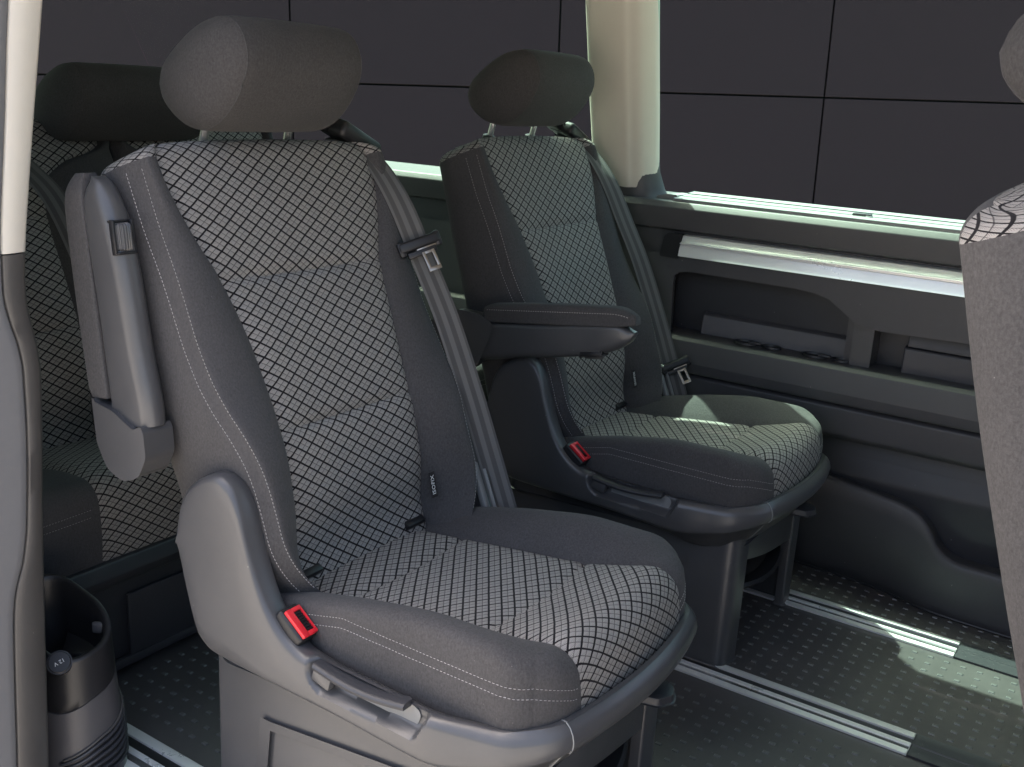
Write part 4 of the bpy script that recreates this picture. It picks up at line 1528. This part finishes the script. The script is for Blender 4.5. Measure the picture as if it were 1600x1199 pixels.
# ================================================================== REAR BENCH
def rear_bench():
    r = empty("rear_bench", (-1.70, 1.8, 0))
    tag(r, "dark rear bench seat in shadow behind the near captain seat", "bench")
    o = Vector((-1.70, 1.8, 0))

    def shift(before, v):
        for ob in list(r.children):
            if ob.name not in before:
                ob.location = v
                
    # backrests
    done = set()
    for yc, W in ((1.255, 0.335), (1.86, 0.262)):
        before = {c.name for c in r.children}
        backrest(r, W=W, ys_tab=[(-0.1, 0.11), (0.40, 0.11), (0.54, 0.125), (0.60, W - 0.14), (0.625, W - 0.06), (0.645, W - 0.034), (0.8, W - 0.032)], stitch=False)
        shift(before, (-0.445, yc - o.y, -0.015))
    before = {c.name for c in r.children}
    headrest(r, L=0.185, cz=1.138, posts=False, mat=M['cloth'])
    shift(before, (-0.42, 1.655 - o.y, 0.002))
    # cushions
    for yc, W, ys in ((1.36, 0.425, 0.205), (2.2, 0.40, 0.22)):
        before = {c.name for c in r.children}
        cushion(r, W=W, ys=ys, xb=-0.05, xf=0.46, zb=0.255, ztab=[(-0.05, 0.40), (0.2, 0.41), (0.38, 0.435), (0.46, 0.435)], btab=[(-0.05, 0.41), (0.2, 0.425), (0.38, 0.437), (0.46, 0.432)], seams=(0.12,), Rc=0.05, stz=0.392, rr=0.05, bow=0.0)
        shift(before, (-0.46, yc - o.y, 0))
    # base box with its cover flap
    prism("bench_base", [(-0.02, 0.003), (0.0, 0.012), (0.004, 0.235), (-0.03, 0.262), (-0.5, 0.262), (-0.5, 0.003)], 'y', 0.98 - o.y, 2.62 - o.y, M['dark'], r, 0.006)
    box("base_flap", (0.010, 1.52 - o.y, 0.105), (0.010, 0.64, 0.145), M['dark'], r, None, 0.004)
    box("base_rail", (0.012, 1.8 - o.y, 0.028), (0.016, 1.5, 0.022), M['dark'], r, None, 0.006)
    prism("cushion_lip", fillet([(-0.02, 0.205), (0.018, 0.212), (0.026, 0.235), (0.012, 0.262), (-0.04, 0.266)], 0.008), 'y', 0.98 - o.y, 2.62 - o.y, M['dark'], r, 0.004)
    # belt hanging over the near bolster
    ctr = [(-2.13, 1.300, 1.02), (-2.035, 1.315, 0.95), (-1.975, 1.340, 0.82), (-1.935, 1.365, 0.68), (-1.90, 1.385, 0.56), (-1.89, 1.395, 0.46)]
    ribbon("belt", [tuple(np.array(c) - np.array(o)) for c in ctr], [(0.3, 0.95, 0.1)] * 6, 0.052, M['belt'], r)
    bm = bmesh.new()
    bm_box(bm, Vector((-1.885, 1.40, 0.475)) - o, (0.03, 0.075, 0.022), None, 0.006)
    bm_box(bm, Vector((-1.90, 1.40, 0.44)) - o, (0.03, 0.04, 0.06), None, 0.006)
    from_bm("belt_tongue", bm, M['black'], r)


rear_bench()


# ================================================================== FOREGROUND PILLAR TRIM (left edge)
def px_plane_x(px, py, x):
    d = fw * 1611 + rt * (px - 800) - up * (py - 599.5)
    t = x / d.x
    return d.y * t, 1.22 + d.z * t


def door_trim():
    X = -1.40
    org = Vector((X, 0.87, 0.0))
    r = empty("door_pillar", org)
    tag(r, "blurred foreground door pillar with cream upper part and grey lower trim at the left edge", "pillar")
    # inner edge and seam line of the jamb, traced at the jamb's own plane
    edge_px = [(-60, 76), (0, 72), (200, 57), (300, 50), (390, 45), (440, 45), (470, 47), (500, 53), (540, 63), (580, 69), (640, 71), (800, 72), (1000, 76), (1199, 81), (1350, 84)]
    seam_px = [(-60, 20), (0, 16), (200, 10), (330, 5), (390, 4), (460, 7), (500, 16), (540, 30), (580, 38), (640, 42), (820, 44), (880, 38), (920, 28), (960, 24), (1050, 25), (1199, 29), (1350, 31)]
    ed = [px_plane_x(px, py, X) for py, px in edge_px]
    sm = [px_plane_x(px, py, X + 0.004) for py, px in seam_px]
    ez = [(z, y) for y, z in ed][::-1]
    sz = [(z, y) for y, z in sm][::-1]
    ZC = 0.957
    def rows(z0, z1, n, inset=0.0, width_back=0.55):
        out = []
        for z in np.linspace(z0, z1, n):
            ye, ys_ = sinterp(z, ez), sinterp(z, sz)
            sec = [(X - 0.0005, ys_ + 0.0015), (X + 0.002, ys_ + 0.004), (X + 0.001, 0.5 * (ys_ + ye)), (X - 0.002, ye - 0.007), (X - 0.006, ye - 0.0015), (X - 0.014, ye + 0.0015), (X - 0.05, ye + 0.006), (X - width_back, ye + 0.012), (X - width_back, ye - 0.02), (X - 0.03, ys_ - 0.006), (X - 0.02, ys_ + 0.001)]
            out.append([(x - org.x - inset, y - org.y, z) for x, y in sec])
        return out
    loft("lower_trim", rows(-0.15, ZC, 90, width_back=0.9), M['jamb'], r, angle=50)
    loft("upper_trim", rows(ZC + 0.002, 1.62, 24, width_back=0.25), M['cream'], r, angle=50)
    # painted frame and rubber seal outside the seam
    out = []
    for z in np.linspace(-0.2, 1.62, 100):
        ys_ = sinterp(z, sz)
        sec = [(X - 0.02, ys_ - 0.0002), (X + 0.000, ys_ - 0.0006), (X + 0.0022, ys_ - 0.0035), (X + 0.003, ys_ - 0.014), (X + 0.0025, ys_ - 0.030), (X + 0.003, ys_ - 0.050), (X + 0.002, ys_ - 0.075), (X - 0.02, ys_ - 0.09), (X - 0.05, ys_ - 0.09), (X - 0.05, ys_ - 0.01)]
        out.append([(x - org.x, y - org.y, z) for x, y in sec])
    loft("door_frame", out, M['seal'], r, angle=55)
    return r


door_trim()


def side_pod():
    """cup holder pod with power socket and air slots, inside behind the pillar"""
    org = Vector((-1.53, 0.955, 0))
    r = empty("cup_holder_pod", org)
    tag(r, "dark moulded cup holder pod with 12 V socket and air slots beside the foreground pillar", "cup holder")
    # lower trim body, widening toward the floor
    def rad(z):
        return sinterp(z, [(0.0, 1.16), (0.08, 1.13), (0.16, 1.06), (0.24, 0.99), (0.34, 0.93)])

    def pt(a, z, f=1.0):
        k = rad(z) * f
        e = 2 / 2.7                # squarish moulding rather than a round can
        ca, sa = math.cos(a), math.sin(a)
        return (0.098 * k * math.copysign(abs(ca) ** e, ca), -0.006 + 0.066 * k * math.copysign(abs(sa) ** e, sa), z)
    A = np.linspace(0, 2 * math.pi, 64, endpoint=False)

    def joint(a):                  # sloping joint between the lower trim and the cup insert
        d = math.remainder(a + 0.95, 2 * math.pi)
        return 0.150 + 0.060 * np.clip(d / 1.9, 0, 1) ** 1.4

    def rim(a):
        return 0.291 - 0.040 * math.cos(a + 0.45)
    rows = []
    for f in np.linspace(0, 1, 16):
        rows.append([pt(a, joint(a) * f) for a in A])
    rows.append([pt(a, joint(a) + 0.001, 0.97) for a in A])
    loft("pod_body", rows, M['trim'], r, angle=60)
    rows = [[pt(a, joint(a) + 0.0015, 0.985) for a in A]]
    for f in (0.03, 0.2, 0.4, 0.6, 0.8, 0.93, 0.98):
        rows.append([pt(a, joint(a) + (rim(a) - joint(a)) * f, 1.008) for a in A])
    for f, k in ((1.0, 0.975), (1.005, 0.93), (0.985, 0.885), (0.93, 0.865), (0.6, 0.80), (0.3, 0.74), (0.1, 0.70), (0.07, 0.4), (0.07, 0.02)):
        rows.append([pt(a, joint(a) + (rim(a) - joint(a)) * f, k) for a in A])
    loft("cup_well", rows, M['black'], r, angle=70)
    # small button-like clip inside the cup wall
    box("cup_clip", (0.045, 0.040, 0.262), (0.026, 0.010, 0.022), M['trim'], r, Matrix.Rotation(0.5, 3, 'Z'), 0.005, 3)
    # socket cap on the rim
    bm = bmesh.new()
    cpos = Vector((0.074, -0.058, 0.248))
    axis = Vector((0.62, -0.45, 0.64)).normalized()
    q = axis.to_track_quat('Z', 'X')
    bmesh.ops.create_cone(bm, cap_ends=True, segments=28, radius1=0.021, radius2=0.020, depth=0.012)
    bmesh.ops.bevel(bm, geom=[e for e in bm.edges if all(abs(v.co.z - 0.006) < 1e-4 for v in e.verts)], offset=0.003, segments=3, affect='EDGES')
    bm.transform(Matrix.Translation(cpos) @ q.to_matrix().to_4x4())
    cap = from_bm("socket_cap", bm, M['black'], r)
    # printed upside-down as seen from the door
    xdir = Vector((0.0, 1.0, 0)) 
    xdir = (xdir - axis * xdir.dot(axis)).normalized()
    ydir = axis.cross(xdir)
    mt = Matrix((-xdir, -ydir, axis)).transposed().to_4x4()
    text_mesh("cap_text", "12 V", 0.0095, M['white'], cap, Matrix.Translation(cpos + axis * 0.0062) @ mt, 0.0002)
    # recessed black air slots with curved fins, low on the inner side
    rows = []
    for f in np.linspace(0, 1, 8):
        rows.append([pt(a, 0.004 + (0.055 + 0.050 * (a + 0.95) / 2.0) * f + 0.012 * (a + 0.95), 1.006) for a in np.linspace(-0.95, 1.15, 24)])
    mk("slot_backing", [p for q in rows for p in q], grid_faces(8, 24), M['black'], r)
    for k in range(6):
        f = (k + 0.5) / 6
        pts = [pt(a, 0.004 + (0.055 + 0.050 * (a + 0.95) / 2.0) * f + 0.012 * (a + 0.95), 1.02) for a in np.linspace(-0.95, 1.15, 18)]
        tube("air_fin", pts, 0.0032, M['dark'], r, 7)
    edge = [pt(-0.96, 0.002, 1.02), pt(-0.96, 0.03, 1.02), pt(-0.94, 0.057, 1.02)] + [pt(a, 0.004 + (0.057 + 0.050 * (a + 0.95) / 2.0) + 0.012 * (a + 0.95), 1.02) for a in np.linspace(-0.85, 1.15, 14)]
    tube("slot_frame", edge, 0.0022, M['jamb'], r, 7)
    return r


side_pod()
